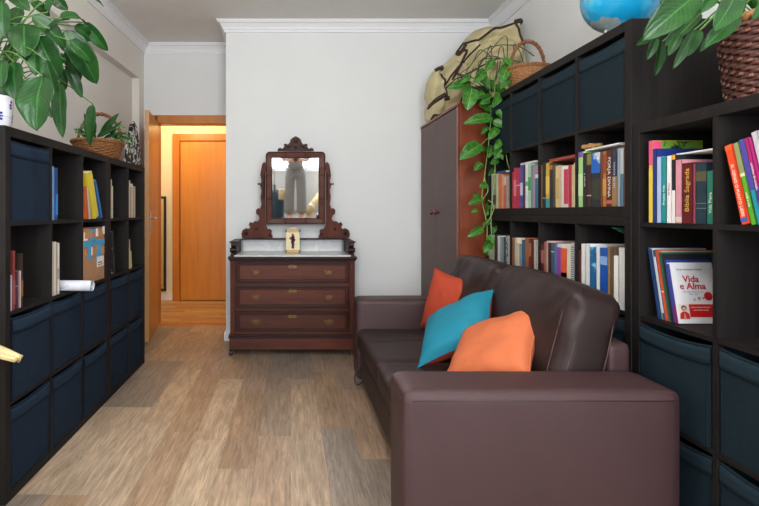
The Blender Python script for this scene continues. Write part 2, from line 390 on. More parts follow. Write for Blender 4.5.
# second door across the hall
d2 = struct('door_2', box(B(), -1.405, -.60, YH-.05, YH, .01, 2.03, .003), ORWOOD)
bm = B(); box(bm, -1.50, -1.412, YH-.07, YH, 0, 2.125, .005); box(bm, -.595, -.50, YH-.07, YH, 0, 2.125, .005); box(bm, -1.411, -.596, YH-.07, YH, 2.035, 2.125, .005)
struct('door_frame', bm, ORFRAME, d2, world=True)
bm = B(); cyl(bm, (-.67, YH-.05, 1.05), (-.67, YH-.1, 1.05), .01); cyl(bm, (-.67, YH-.1, 1.05), (-.78, YH-.1, 1.05), .009); struct('door_handle', bm, CHROME, d2, world=True)
# dark narrow mirror frame leaning in the hall, glimpsed beside the open door
hm = thing('hall_mirror', 'narrow black upright frame on the hall wall beside the open door', 'mirror', (-1.66, YH-.03, .12))
bm = B()
for a in ((-1.80, -1.77, .12, 1.33), (-1.62, -1.59, .12, 1.33), (-1.77, -1.62, .12, .15), (-1.77, -1.62, 1.30, 1.33)): box(bm, a[0], a[1], YH-.045, YH-.016, a[2], a[3])
obj('frame', bm, BLACK, hm, world=True)
obj('mirror_glass', box(B(), -1.77, -1.62, YH-.03, YH-.018, .15, 1.30), MIRROR, hm, world=True)

# ---------------------------------------------------------------- cube shelving
ST, DV, CELL, DEP = .038, .016, .335, .39
def shelving(name, label, x_front, y0, z0, rows, cols, side, group=None):
    """side=+1: front faces -X (right wall); side=-1: front faces +X"""
    W = 2*ST+cols*CELL+(cols-1)*DV; H = 2*ST+rows*CELL+(rows-1)*DV
    t = thing(name, label, 'shelving unit', (x_front+side*DEP/2, y0+W/2, z0), group=group)
    def bx(*a, **k):
        x0, x1 = sorted((x_front+side*a[0], x_front+side*a[1])); return box(B(), x0, x1, *a[2:], **k)
    obj('side_panel', bx(0, DEP, y0, y0+ST, z0, z0+H, bev=.0015), KAL, t, world=True)
    obj('side_panel', bx(0, DEP, y0+W-ST, y0+W, z0, z0+H, bev=.0015), KAL, t, world=True)
    obj('bottom_panel', bx(0, DEP, y0+ST, y0+W-ST, z0, z0+ST, bev=.0015), KAL, t, world=True)
    obj('top_panel', bx(0, DEP, y0+ST, y0+W-ST, z0+H-ST, z0+H, bev=.0015), KAL, t, world=True)
    for r in range(1, rows):
        z = z0+ST+r*CELL+(r-1)*DV
        obj('shelf', bx(.002, DEP, y0+ST, y0+W-ST, z, z+DV), KAL, t, world=True)
    for c in range(1, cols):
        y = y0+ST+c*CELL+(c-1)*DV
        for r in range(rows):
            z = z0+ST+r*(CELL+DV)
            obj('divider', bx(.001, DEP, y, y+DV, z, z+CELL), KAL, t, world=True)
    def cell(r, c):   # r from the top, c from the near end -> y0,y1,z0
        rr = rows-1-r
        return (y0+ST+c*(CELL+DV), y0+ST+c*(CELL+DV)+CELL, z0+ST+rr*(CELL+DV))
    return cell
XL, XR = -1.096, 1.31
YN = 1.963
cL1 = shelving('cube_shelving', 'black brown cube shelving unit on the left, three cubbies wide, under the peace lily', XL, YN, 0, 4, 3, -1)
YN2 = YN+2*ST+3*CELL+2*DV+.002
cL2 = shelving('cube_shelving', 'black brown cube shelving unit, narrow far section beside the open door', XL, YN2, 0, 4, 2, -1)
YRN = 1.967
cR = shelving('cube_shelving', 'black brown cube shelving unit at right edge, holding the dark wicker planter on top', XR+.004, YRN-2*ST-2*CELL-DV-.002, 0, 4, 2, 1)
cF = shelving('cube_shelving', 'black brown cube shelving standing on the floor behind the sofa', XR, YRN, 0, 3, 4, 1)
HF = 2*ST+3*CELL+2*DV
cU = shelving('cube_shelving', 'black brown cube shelving stacked as the upper tier, carrying globe and handled basket', XR, YRN, HF+.001, 2, 4, 1)
HU = HF+.001+2*ST+2*CELL+DV

# ---------------------------------------------------------------- fabric bins
def fbin(cell, side, label, M1, M2, sag=0, grp=None, out=0, seed=0):
    y0, y1, z0 = cell; w = y1-y0-.012; h = .318; d = .37
    xf = (XR+.012 if side > 0 else XL-.008)-side*out
    t = thing('storage_bin', label, 'storage bin', (xf, (y0+y1)/2, z0+.001), (0, 0, 0 if side > 0 else PI), group=grp)
    # local: front at x=0 facing -X, depth to +X
    bm = B(); n = 14; th = .006
    def front(u, v):   # u along y, v up
        y = (u-.5)*w; z = v*(h-sag*v*v*(1-(2*u-1)**2)*1.0)
        b = .005*math.sin(PI*u)*math.sin(PI*v)+.004*noise.noise(Vector((u*3+seed*7.1, v*3, seed)))*math.sin(PI*u)
        return Vector((-.001+(-b), y, z))
    def sheet(fn, nu, nv):
        g = [[bm.verts.new(fn(i/nu, j/nv)) for j in range(nv+1)] for i in range(nu+1)]
        for i in range(nu):
            for j in range(nv): bm.faces.new((g[i][j], g[i+1][j], g[i+1][j+1], g[i][j+1]))
    sheet(front, n, n); sheet(lambda u, v: front(u, v)+Vector((th, 0, 0)), n, n)
    box(bm, th, d, -w/2, -w/2+th, 0, h-.004); box(bm, th, d, w/2-th, w/2, 0, h-.004); box(bm, d-th, d, -w/2, w/2, 0, h); box(bm, 0.004, d, -w/2, w/2, 0, th)
    # rolled rim of the front panel
    tube(bm, [front(i/n, 1)+Vector((th/2, 0, 0)) for i in range(n+1)], .0045, 8)
    obj('body', bm, M1, t, smooth=False, angle=35)
    bm = B()
    def band(u, v): 
        p = front(u, .815+.17*v); return p+Vector((-.004, 0, 0))
    sheet2 = []
    g = [[bm.verts.new(band(i/n, j/3)) for j in range(4)] for i in range(n+1)]
    g2 = [[bm.verts.new(band(i/n, j/3)+Vector((.003, 0, 0))) for j in range(4)] for i in range(n+1)]
    for i in range(n):
        for j in range(3): bm.faces.new((g[i][j], g[i+1][j], g[i+1][j+1], g[i][j+1]))
        bm.faces.new((g[i][0], g2[i][0], g2[i+1][0], g[i+1][0])); bm.faces.new((g[i][3], g[i+1][3], g2[i+1][3], g2[i][3]))
    obj('hem', bm, M2, t, smooth=True)
    for q in (.035, .965): obj('seam', tube(B(), [front(q, v/10)+Vector((-.002, 0, 0)) for v in range(11)], .0012, 5), M1, t)
    return t
GB = 'dark blue fabric bins in the cube shelving'
fbin(cL1(0, 0), -1, 'dark blue fabric bin in top left cubby under the peace lily', BIN_L, HEM_L, .004, GB, 0, 1)
nm = ['nearest', 'middle', 'farthest']
for r, rn in ((2, 'upper bin row'), (3, 'bottom row')):
    for c in range(3):
        fbin(cL1(r, c), -1, f'navy bin, {rn} of the left near shelving, {nm[c]} of its three', BIN_L, HEM_L, .006+.003*((c+r) % 2), GB, .004*((c*7+r) % 3), r*5+c)
    for c in range(2):
        fbin(cL2(r, c), -1, f'navy bin, {rn} of narrow far left shelving, {["nearer the camera","nearer the door"][c]}', BIN_L, HEM_L, .007, GB, 0, 20+r*5+c)
un = ['nearest the globe, at the right end', 'second from the globe end', 'third from the globe end', 'at the far end behind the trailing plant']
for c in range(4): fbin(cU(0, c), 1, f'slate blue fabric bin high in upper tier, {un[c]}', BIN_R, HEM_R, .007, GB, 0, 40+c)
for c in range(2): fbin(cF(1, c), 1, f'slate blue fabric bin low behind the sofa back, {["nearer the camera","farther along"][c]}', BIN_R, HEM_R, .01, GB, 0, 50+c)
fbin(cR(2, 1), 1, 'slate blue bin with wrinkled hem under the leaning white novel', BIN_R, HEM_R, .012, GB, .006, 60)
fbin(cR(2, 0), 1, 'slate blue bin at right photo edge, upper of the two there', BIN_R, HEM_R, .012, GB, .0, 61)
fbin(cR(3, 1), 1, 'slate blue bin on bottom row beside the sofa arm', BIN_R, HEM_R, .010, GB, 0, 62)
fbin(cR(3, 0), 1, 'slate blue bin in the bottom right corner of the photo', BIN_R, HEM_R, .012, GB, 0, 63)

# ---------------------------------------------------------------- books
def book(label, y, z, t, h, d, col, side=1, xs=None, lean=0, grp=None, title=None, bands=None, flat=False, band2=None, rough=.45, pages=PAPER, name='book', tilt=0):
    """y: middle of the spine; side=1 faces -X. lean>0: top away from the camera"""
    x = xs
    rot = (-lean, 0, 0) if side > 0 else (lean, 0, PI)
    if flat: rot = (0, 0, tilt if side > 0 else PI+tilt)
    zz = z+abs(math.sin(lean))*t/2+.0006
    o = thing(name, label, 'book', (x, y, zz), rot, group=grp)
    m = col if not isinstance(col, str) else mat(col, rough, var=.06, vs=25)
    c = min(.0025, t*.18); bm = B()
    if flat:
        box(bm, 0, d, -h/2, h/2, 0, c, .0006); box(bm, 0, d, -h/2, h/2, t-c, t, .0006); box(bm, 0, c, -h/2, h/2, 0, t, .0006)
        obj('cover', bm, m, o); obj('pages', box(B(), c+.0002, d-.003, -h/2+.003, h/2-.003, c+.0001, t-c-.0001), pages, o)
        return o
    box(bm, 0, d, -t/2, -t/2+c, 0, h, .0006); box(bm, 0, d, t/2-c, t/2, 0, h, .0006); box(bm, 0, c, -t/2, t/2, 0, h, .0006)
    obj('cover', bm, m, o); obj('pages', box(B(), c+.0002, d-.003, -t/2+c+.0001, t/2-c-.0001, .003, h-.003), pages, o)
    if bands:
        for (f0, f1, bc) in bands:
            obj('spine_band', box(B(), -.0008, -.0001, -t/2+.0008, t/2-.0008, h*f0, h*f1), bc if not isinstance(bc, str) else mat(bc, .45, var=.05), o)
    if title:
        txt, sz, cc, f, down = title
        R = Matrix(((0, 0, -1), (0, -1, 0), (-1, 0, 0))) if down else Matrix(((0, 0, -1), (0, 1, 0), (1, 0, 0)))
        R = R.to_4x4(); Mx = Matrix.Translation((-.0011, 0, h*f))@R
        obj('title', text_bm(txt, sz, Mx, .0002), mat(cc, .4, var=.02), o)
    return o
def row(cell, side, xs, lst, where, grp, shelf_z=None, d0=.19):
    """lst: (x0,x1,ytop,colour,desc,extras) pixel extents of spines, nearest shelf end clamped"""
    y0, y1, z = cell; z0 = z
    its = []
    for it in lst:
        a = xs*F/(it[1]-VX); b = xs*F/(it[0]-VX); a, b = sorted((a, b)); its.append([a, b, it])
    its.sort(key=lambda q: q[0])
    lo, hi = its[0][0], its[-1][1]
    s = min(1, (y1-y0-.004)/(hi-lo)); off = 0
    c = (lo+hi)/2; nlo = c-(hi-lo)*s/2; nhi = c+(hi-lo)*s/2
    if nlo < y0+.002: off = y0+.002-nlo
    if nhi+off > y1-.002: off = y1-.002-nhi
    cur = -9; top = 0
    for a, b, it in its:
        A = c+(a-c)*s+off; Bb = c+(b-c)*s+off; A = max(A, cur); 
        if Bb-A < .004: Bb = A+.004
        cur = Bb+.0006
        h = EYE-(it[2]-VY)*((A+Bb)/2)/F-z0; h = max(.1, min(.325, h)); top = max(top, h)
        ex = it[5] if len(it) > 5 else {}
        book(f'{it[4]} {where}', (A+Bb)/2, z0, Bb-A, h, d0*(.9+.2*random.random()), it[3], side, xs, 0, grp, **ex)
    return top
g = 'books standing in the right hand shelves'
XS = XR+.007
sp = lambda c1, c2, f0, f1: [(f0, f1, c2)]
W4 = 'in the upper cubby behind the trailing plant'
row(cU(1, 3), 1, XS, [(491.4, 493.2, 174, '#b9bab4', 'pale grey book'), (493.2, 496, 175, '#8b9a8c', 'grey green book', {'bands': [(.1, .4, '#3b4644')]}),
 (496, 498.6, 174, '#c7cfb0', 'whitish lime book'), (498.6, 501.7, 174, '#d9733f', 'orange book'), (501.7, 503.6, 175, '#dba38a', 'pale salmon book'),
 (503.6, 506.2, 175, '#c96a58', 'coral red book', {'bands': [(.7, .95, '#d9c0b0')]}), (506.2, 508.8, 176, '#a89c92', 'beige grey book')], W4, g)
W3 = 'in the upper cubby right beside the trailing plant'
row(cU(1, 2), 1, XS, [(511.5, 513.3, 172, '#b0303c', 'thin red book'), (513.3, 515.8, 168, '#c22a55', 'bright crimson book', {'bands': [(.3, .7, '#d77a92')]}), (515.8, 519.6, 168, '#b82549', 'thick crimson book', {'bands': [(.55, .58, '#e0a0b0')]}),
 (519.6, 522.4, 166, '#3c55a8', 'royal blue book', {'bands': [(.3, .6, '#b9c3dc')]}), (522.4, 524.8, 166, '#4b1c3c', 'plum book'),
 (524.8, 527.6, 164, '#dfe6e2', 'white book', {'bands': [(.5, .6, '#64b98a')]}), (527.6, 530.4, 164, '#a9cfb5', 'mint green book', {'bands': [(.4, .7, '#3f9d5c')]}), (530.4, 532.4, 165, '#6f8f96', 'grey teal book'),
 (532.4, 534.6, 166, '#b58fa4', 'mauve book'), (534.6, 538, 173, '#2f6f96', 'ocean blue book', {'bands': [(.85, .97, '#d8d4cc')]})], W3, g)
W2 = 'in the third upper cubby from the trailing plant'
row(cU(1, 1), 1, XS, [(540, 541.8, 165, '#7a5a44', 'thin tan brown book'), (541.8, 545, 162, '#17171c', 'black book', {'bands': [(.2, .22, '#9a9a9a')]}),
 (545, 548.6, 163, '#c9a72e', 'yellow book with teal foot', {'bands': [(.0, .2, '#2c8f9c'), (.3, .7, '#e0c050')]}), (548.6, 551.8, 163, '#2c2622', 'dark book with orange mark', {'bands': [(.85, .95, '#b9672a')]}),
 (551.8, 554.6, 165, '#4b453c', 'charcoal olive book'), (554.6, 558.2, 166, '#d8bf86', 'straw yellow book', {'bands': [(.2, .7, '#c3a566')]}), (558.2, 560.4, 166, '#cdb9a0', 'sand book'), (560.4, 563, 167, '#e2dccb', 'ivory book'),
 (563, 567.4, 166, '#dcd3d2', 'white book with crimson lettering', {'bands': [(.08, .92, '#c2304f')]}), (567.4, 570.6, 165, '#a81f3c', 'carmine book'), (570.6, 572.8, 165, '#d8bd8c', 'buff book'), (572.8, 575, 163, '#e4d8b8', 'cream book')], W2, g)
W1 = 'in the upper cubby below the globe'
SKY = blotch('sky_cover', '#1b5bb0', '#d7e2ea', 9, .52)
row(cU(1, 0), 1, XS, [(577.2, 581.8, 152, '#9fcf86', 'light green book with purple head', {'bands': [(.9, 1, '#7a4aa0'), (.2, .6, '#c2e0a8')]}), (581.8, 585.8, 153, '#1d1d20', 'black book', {'title': ('o silêncio', .016, '#c9c9c9', .5, True)}),
 (585.8, 590.4, 153, '#3a1f22', 'dark maroon book with olive head', {'bands': [(.78, .98, '#7f7a3a'), (.2, .22, '#ccaaaa')]}),
 (590.4, 599.4, 152.5, '#20252c', 'wide book with bright sky picture', {'bands': [(.62, .99, SKY), (.12, .5, '#2e3428')]}),
 (599.4, 602, 152, '#6b3a22', 'brown book'), (602, 605.8, 151.5, '#a8682e', 'burnt orange book', {'bands': [(.6, .95, '#8a4020'), (.2, .5, '#c28a44')]}),
 (605.8, 611.4, 150, '#4e1d16', 'dark red book with white capital title', {'title': ('FORJA DIVINA', .026, '#e6dcd6', .52, True), 'bands': [(.05, .11, '#b55a48')]}),
 (611.4, 616.8, 149, '#232c3c', 'navy book with blue white lettering', {'title': ('história do sol', .018, '#9fb4d6', .55, True), 'bands': [(.0, .52, '#8c7048')]}),
 (616.8, 620, 148, '#8b98a4', 'pale steel grey book'), (620, 623.4, 147.5, '#51748c', 'steel blue book', {'bands': [(.55, .98, '#aeb6ba')]}), (623.4, 625.6, 146, '#6c4438', 'thin brown book')], W1, g)
# things lying on top of the rows
TOPS = {}
def on_top(cell, label, yc, h, ln, d, t, col, xs=XS, tilt=0):
    h = max(0, h) if cell[2] not in () else h
    hs = [b_.location.z+max((v.co.z for v in b_.children[0].data.vertices)) for b_ in bpy.data.objects if b_.get('category') == 'book' and not b_.get('flatbook') and b_.location.x > 1 and abs(b_.location.z-cell[2]) < .02 and abs(b_.location.y-yc) < ln/2+.02]
    o = book(label, yc, (max(hs) if hs else cell[2]+h)+.0005, t, ln, d, col, 1, xs, grp=g, flat=True, tilt=tilt); o['flatbook'] = 1; return o
c = cU(1, 3); on_top(c, 'blue paperback lying flat on the books behind the trailing plant', (c[0]+c[1])/2, .252, .14, .19, .016, '#2b5590', XS+.01)
c = cU(1, 2); on_top(c, 'white booklet lying flat on the crimson books', (c[0]+c[1])/2-.01, .292, .18, .16, .012, '#d9d4da', XS+.012)
c = cU(1, 1); on_top(c, 'russet red book lying flat across the yellow and ivory books', (c[0]+c[1])/2-.02, .29, .24, .17, .018, '#8f3b28', XS+.01)
c = cU(1, 0); on_top(c, 'white booklet lying flat under a brown dried leaf', (c[0]+c[1])/2+.02, .307, .24, .16, .008, '#dcdcdf', XS+.015)
# dried leaf on that booklet
o = tag(obj('dried_leaf', rbox(.05, .09, .016, .006, 8, (0, 0, .004), lambda p, w: p+Vector((.006*math.sin(w.y*7), 0, .008*noise.noise(Vector((w.x*2, w.y*3, 1)))))), mat('#a27a4a', .8, var=.3, vs=40), smooth=True, origin=(0, 0, 0)),
        'small tan dried leaf lying on the white booklet below the globe', 'leaf'); o.location = (XS+.04, 2.30, [b_ for b_ in bpy.data.objects if b_.get('label', '').startswith('white booklet lying flat under a brown')][0].location.z+.008+.0125)
V4 = 'in the lower cubby behind the trailing plant'
row(cF(0, 3), 1, XS, [(486.5, 490, 235, '#b9bf9f', 'pale sage book'), (492, 495, 235, '#3a3a3c', 'dark grey book'), (495, 497.6, 236, '#dadada', 'white book'), (497.6, 499.4, 237, '#9db0bc', 'pale blue grey book'), (499.4, 501.4, 237, '#7f97a6', 'dusty blue book'),
 (501.4, 503.4, 237, '#3e4a52', 'slate book'), (503.4, 505.6, 236, blotch('mottled', '#5c5c5c', '#c9c6c2', 60), 'mottled grey book'), (505.6, 508, 236, '#c4c0bc', 'light stone book')], V4, g)
V3 = 'in the second lower cubby from the trailing plant'
row(cF(0, 2), 1, XS, [(512, 514.6, 238, '#8a5a40', 'brown book'), (514.6, 516.8, 238, '#cfc4b0', 'oatmeal book'), (516.8, 519.4, 243, '#d6cdb0', 'short cream book'), (519.4, 522, 244, '#7f9aa0', 'short grey blue book'), (522, 525, 240, '#2c628a', 'medium blue book'),
 (525, 528.8, 238, '#9c6238', 'tawny orange book'), (528.8, 531.2, 239, '#73231f', 'brick red book', {'bands': [(.6, .9, '#b06848')]}), (531.2, 533.6, 239, '#5e1c1e', 'oxblood book'), (533.8, 536.6, 240, '#c2bcae', 'pale putty book')], V3, g)
V2 = 'in the third lower cubby from the trailing plant'
row(cF(0, 1), 1, XS, [(541, 544, 244, '#5a1f1e', 'dark red book', {'bands': [(.55, .85, '#a8605a')]}), (544, 546.4, 242, '#a06a5c', 'dusty rose brown book'), (546.4, 548.2, 241, '#caa49c', 'thin blush book'), (548.2, 551.2, 243, '#3c1920', 'blackish maroon book'),
 (551.2, 554.4, 243, '#3f5a72', 'slate blue book', {'bands': [(.8, .82, '#cccccc')]}), (554.4, 557.2, 244, '#5876a0', 'denim blue book'), (557.2, 561, 244, '#d6cfdc', 'white book with purple panel', {'bands': [(.05, .93, '#8d3fa0')]}),
 (561, 567, 245, '#e3d3cc', 'white book with orange panel', {'bands': [(.2, .93, '#df5a2a'), (.2, .42, '#2a1c22')]}), (567, 571, 244, '#e0d9c9', 'ivory white book'), (571, 574.4, 243, '#b9bcbc', 'light grey book with dotted spine', {'bands': [(.1, .93, stripes('dotted', '#c4c6c6', '#5c6064', 30, 2))]})], V2, g)
V1 = 'in the lower cubby beneath the sky picture book'
row(cF(0, 0), 1, XS, [(577.6, 580.4, 250, '#5a2a26', 'maroon book'), (580.4, 584.6, 244, '#e6e3e0', 'wide white book'), (584.6, 589, 244, '#dcdfe4', 'cold white book', {'bands': [(.2, .25, '#c03a50')]}), (589, 595.4, 247, blotch('wave_cover', '#135f95', '#7fc0da', 14, .55), 'wavy blue teal book'),
 (595.4, 599, 247, '#e3e6ea', 'slim white book'), (599, 606.4, 248, '#1250a8', 'vivid blue book', {'bands': [(.7, .85, '#7fa4d8')]}), (606.4, 609.6, 246, '#8d7150', 'tan book'), (609.6, 612.6, 247, '#5f5040', 'umber book'),
 (612.6, 617.6, 256, '#e8e6e2', 'short white book'), (617.6, 624.6, 248, '#c9c9c9', 'thick grey white ring file')], V1, g)
# dark green folder wedged above them beside the near side panel
o = thing('folder', 'dark green cardboard folder sticking up above the thick grey white file', 'folder', (XS, 2.08, cF(0, 0)[2]+.272))
bm = B(); prism(bm, [(-.012, .055), (.17, -.03), (.17, .055)], -.0015, .0015); obj('board', bm, mat('#0f4a32', .6), o)
bm = B(); prism(bm, [(.02, .04), (.165, -.02), (.165, .05)], .002, .005); obj('sheets', bm, PAPER, o)

# ---- near right unit
GN = 'books in the near right shelves'
cy = cR(0, 1); XN = XR+.012; Wn = 'in the cubby with the maroon Bible'
MAG = blotch('magazine_cover', '#6c9a2c', '#1f2c18', 22, .56); 
row(cy, 1, XN, [(649.4, 653.2, 141, '#d9c03c', 'tall magazine, pink and yellow spine,', {'bands': [(.7, 1, '#d84a78'), (.0, .66, '#d8c040')]}), (653.2, 657.2, 149, '#1c2f78', 'tall navy blue book'), (657.2, 662, 157, '#9fb9dc', 'light blue book'),
 (662, 667.2, 157, '#11868c', 'teal book', {'title': ('Projeto Vida', .014, '#dff0f0', .42, False)}), (667.2, 672.2, 156, '#e6e3e3', 'white book', {'title': ('os filhos', .013, '#a03040', .5, False)}),
 (672.2, 676, 155, '#1f1f26', 'black and white book', {'bands': [(.0, .48, '#dcd8d8'), (.93, 1, '#d89a2a')]}), (676, 682.4, 160, '#c98a98', 'dusty pink book', {'bands': [(.02, .1, '#c9c0b0')]}),
 (682.4, 693.6, 163, '#571019', 'maroon Bible with gilt title', {'title': ('Bíblia Sagrada', .0265, '#caa24c', .55, False), 'bands': []}), (693.6, 696.4, 164, '#8a3a4c', 'thin rose red book'),
 (696.4, 707.4, 163, '#17303c', 'thick dark petrol book with gilt label', {'bands': [(.7, .86, '#4f4c34'), (.25, .26, '#6a8088'), (.33, .34, '#6a8088')]}), (707.4, 715, 171, '#1c6a58', 'deep green book', {'title': ('Vida Plena', .016, '#cfe0d0', .4, False)})], Wn, GN, d0=.17)
# a pink and green cover is the magazine's face: a wide sheet part
mz = [q for q in bpy.data.objects if q.get('label', '').startswith('tall magazine')][0]
hh = max(v.co.z for v in mz.children[0].data.vertices); tt = max(v.co.y for v in mz.children[0].data.vertices); dd = max(v.co.x for v in mz.children[0].data.vertices)
obj('cover_picture', box(B(), .001, dd-.002, -tt-.0008, -tt-.0001, .002, hh-.002), MAG, mz)
obj('cover_strip', box(B(), .001, .03, -tt-.0016, -tt-.0009, .002, hh-.002), mat('#d84a78', .4), mz)
c = cy; on_top(c, 'white booklet lying flat over the pink book and Bible', c[0]+.12, .262, .16, .15, .006, '#d8d8da', XN+.03)
# right-edge cubby: leaning books
def lean_row(cell, lst, xs, grp, side=1):
    y = cell; 
    for (yb, t, h, d, lean, col, label, ex) in lst: book(label, yb, cell[2], t, h, d, col, side, xs, lean, grp, **ex)
c2 = cR(0, 0)
lr = math.radians(14)
yb = c2[1]-.090
book('orange red book leaning at left of the right edge cubby', yb, c2[2], .024, .245, .16, '#e0481f', 1, XN, lr, GN, title=('EL GENIO O PUNTO LIBRE', .0135, '#f2e6da', .42, True), bands=[(.03, .08, '#3a5aa8'), (.93, .99, '#e05a30')])
book('slim olive and lime green book leaning on the orange red book', yb-.0255, c2[2], .017, .25, .15, '#59a02c', 1, XN+.002, lr, GN, bands=[(.62, .99, '#8a8a5c'), (.58, .62, '#d8d09a')], title=('verde e vida', .009, '#e8f0d8', .3, True))
book('aqua and violet book leaning at right edge, between green and magenta', yb-.0460, c2[2], .0165, .257, .15, '#1c8fa0', 1, XN+.002, lr, GN, bands=[(.4, .99, '#4a3f98')])
book('magenta purple book with white lettering leaning at right edge', yb-.0625, c2[2], .0145, .26, .15, '#a01c68', 1, XN+.002, lr, GN, bands=[(.0, .45, '#50307c')], title=('caminhos do coração', .0095, '#e8d8e8', .55, True))
book('large pale grey album leaning beside the magenta book at right edge', yb-.0835, c2[2], .02, .275, .24, '#b9b9c2', 1, XN+.01, lr, GN)
# Vida e Alma cubby
c3 = cR(1, 1); lr = math.radians(12); y = c3[1]-.066
seq = [(.0075, .262, .20, '#1d3a6c', 'dark blue hardback leaning farthest back beside the white novel', {}), (.0125, .258, .20, '#c9c2bc', 'beige hardback with navy spine leaning among the lower right books', {'bands': [(0, .99, '#20406c')]}),
       (.011, .254, .185, '#3b4a6a', 'indigo white striped booklet leaning among the lower right books', {'bands': [(.1, .9, '#c4ccd8')]}), (.013, .252, .205, '#d4532c', 'red orange book leaning among the lower right books', {'bands': [(.4, .42, '#f0d0c0')]}),
       (.011, .247, .19, '#24604c', 'green book leaning among the lower right books', {}), (.0085, .242, .17, '#22222a', 'black covered book leaning behind the white novel', {}), (.0065, .222, .16, '#2c3f90', 'thin blue book leaning just behind the white novel', {})]
for i, (t, h, d, col, lab, ex) in enumerate(seq):
    book(lab, y-t/2, c3[2], t, h, d, col, 1, XR+.028+.001*i, lr, GN, **ex); y -= (t+.0008)/math.cos(lr)
y -= .0005
# cover pictures that peek out above
for lab, col in (('beige hardback', '#b8aaa4'), ('red orange book', '#c9b98a')):
    q = [k for k in bpy.data.objects if k.get('label', '').startswith(lab)][0]; vs = q.children[0].data.vertices
    hh = max(v.co.z for v in vs); tt = max(v.co.y for v in vs); dd = max(v.co.x for v in vs)
    obj('cover_picture', box(B(), .012, dd-.002, -tt-.0006, -tt, .002, hh-.002), mat(col, .5, var=.2, vs=30), q)
t = .0135; vh = .212
vd = book('white novel titled Vida e Alma leaning on the lower right shelf', y-t/2, c3[2], t, vh, .150, '#dddde2', 1, XR+.034, lr, GN, bands=[(.30, .98, '#3e4796'), (0, .30, '#8c1f58')])
def face(name, bm, m): return obj(name, bm, m, vd)
yf = -t/2
def fm(x, z, k=1): return Matrix.Translation((x, yf-.0004*k, z))@Matrix.Rotation(PI/2, 4, 'X')
RED = mat('#a81824', .45)
face('title', merge(text_bm('Vida', .032, fm(.066, .153), bold=.0006), text_bm('e Alma', .032, fm(.069, .128), bold=.0006)), RED)
face('author_line', text_bm('Teresa Fernandes Gabriel', .0088, fm(.064, .187)), mat('#55555c', .5))
face('subtitle', merge(text_bm('uma viagem interior que nos', .0062, fm(.068, .109)), text_bm('ajuda a viver', .0062, fm(.068, .101))), mat('#8a8a92', .5))
face('red_band', box(B(), .030, .149, yf-.0008, yf-.0001, .022, .066), mat('#c4161f', .45))
face('band_text', merge(text_bm('UMA HISTÓRIA COMOVENTE', .0052, fm(.085, .055, 3)), text_bm('que vai mudar a sua vida', .0052, fm(.085, .046, 3))), mat('#e8d8c0', .5))
bm = B(); lathe(bm, [(0, 0), (.0145, 0), (.0145, .0006), (0, .0006)], 28, M=fm(.118, .094, 1)); face('red_seal', bm, mat('#b81822', .45))
# portrait on the band: shoulders, head, hair, joined hands
bm = B(); box(bm, .006, .044, yf-.0014, yf-.0001, .014, .066); face('portrait_ground', bm, mat('#d8cfc8', .6))
bm = B(); prism(bm, [(.008, .016), (.042, .016), (.040, .034), (.031, .041), (.019, .041), (.010, .034)], yf-.0020, yf-.0015); face('portrait_jacket', bm, mat('#b01c28', .6))
bm = B(); lathe(bm, [(0, 0), (.0095, 0), (.0095, .0004), (0, .0004)], 20, M=fm(.025, .0525, 5)); face('portrait_hair', bm, mat('#3a241c', .7))
bm = B(); lathe(bm, [(0, 0), (.0068, 0), (.0068, .0004), (0, .0004)], 20, M=fm(.025, .0505, 6.2)); prism(bm, [(.021, .018), (.029, .018), (.0255, .036), (.0245, .036)], yf-.0028, yf-.0021); face('portrait_skin', bm, mat('#d0957a', .6))
face('flower_marks', merge(text_bm('*', .02, fm(.068, .078)), merge(text_bm('*', .03, fm(.085, .08)), text_bm('*', .02, fm(.1, .083)))), mat('#a03848', .5))

# ---- left shelves
GL = 'books standing in the left hand shelves'
XB = XL-.005
def lrow(cell, y, lst, where, xs=XB, lean=0):
    for t, h, d, col, desc, ex in lst:
        book(f'{desc} {where}', y+t/2, cell[2], t, h, d, col, -1, xs, lean, GL, **ex); y += t/math.cos(lean)+.001
    return y
c = cL1(1, 0)
lrow(c, c[0]+.004, [(.016, .14, .12, '#a9a3bc', 'short lilac white book', {}), (.022, .235, .17, '#7c3430', 'tall brick red book', {'bands': [(.1, .5, '#8a4a48')]}), (.016, .15, .12, '#41222c', 'short dark plum book', {'bands': [(.6, .62, '#b0a0a0')]}),
  (.014, .152, .12, '#8c6a7a', 'short mauve book', {}), (.009, .15, .12, '#d6cfd0', 'short thin white book', {}), (.016, .218, .16, '#33241c', 'dark brown book with ochre mark', {'bands': [(.2, .5, '#8a5a30')]})], 'in the left shelf cubby nearest the camera')
c = cL1(0, 1)
lrow(c, c[0]+.003, [(.022, .25, .2, '#6f9fd0', 'thin sky blue book', {}), (.014, .245, .2, '#1f58a8', 'thin cobalt blue book', {}), (.024, .247, .2, '#12396c', 'dark blue book', {'bands': [(.1, .5, '#2f7ac0')]})], 'beside the blue bin under the peace lily')
c = cL1(1, 1)
lrow(c, c[0]+.003, [(.022, .245, .2, '#b8b2a6', 'greyish ivory book', {}), (.020, .25, .2, '#e0dacb', 'warm white book', {}), (.014, .247, .19, '#a89a84', 'beige book', {}), (.020, .243, .19, '#dcdcd8', 'cool white book', {'bands': [(.3, .5, '#a0a0a0')]})], 'behind the white paper roll')
c = cL1(0, 2)
ys = c[0]+.07
ln = math.radians(-13)
book('orange brown book leaning left of the yellow binder', c[0]+.058, c[2], .016, .175, .15, '#b3512a', -1, XB+.008, math.radians(-10), GL)
book('white paper book leaning left of the yellow binder', c[0]+.08, c[2], .018, .17, .15, '#d8d0c4', -1, XB+.008, math.radians(-13), GL)
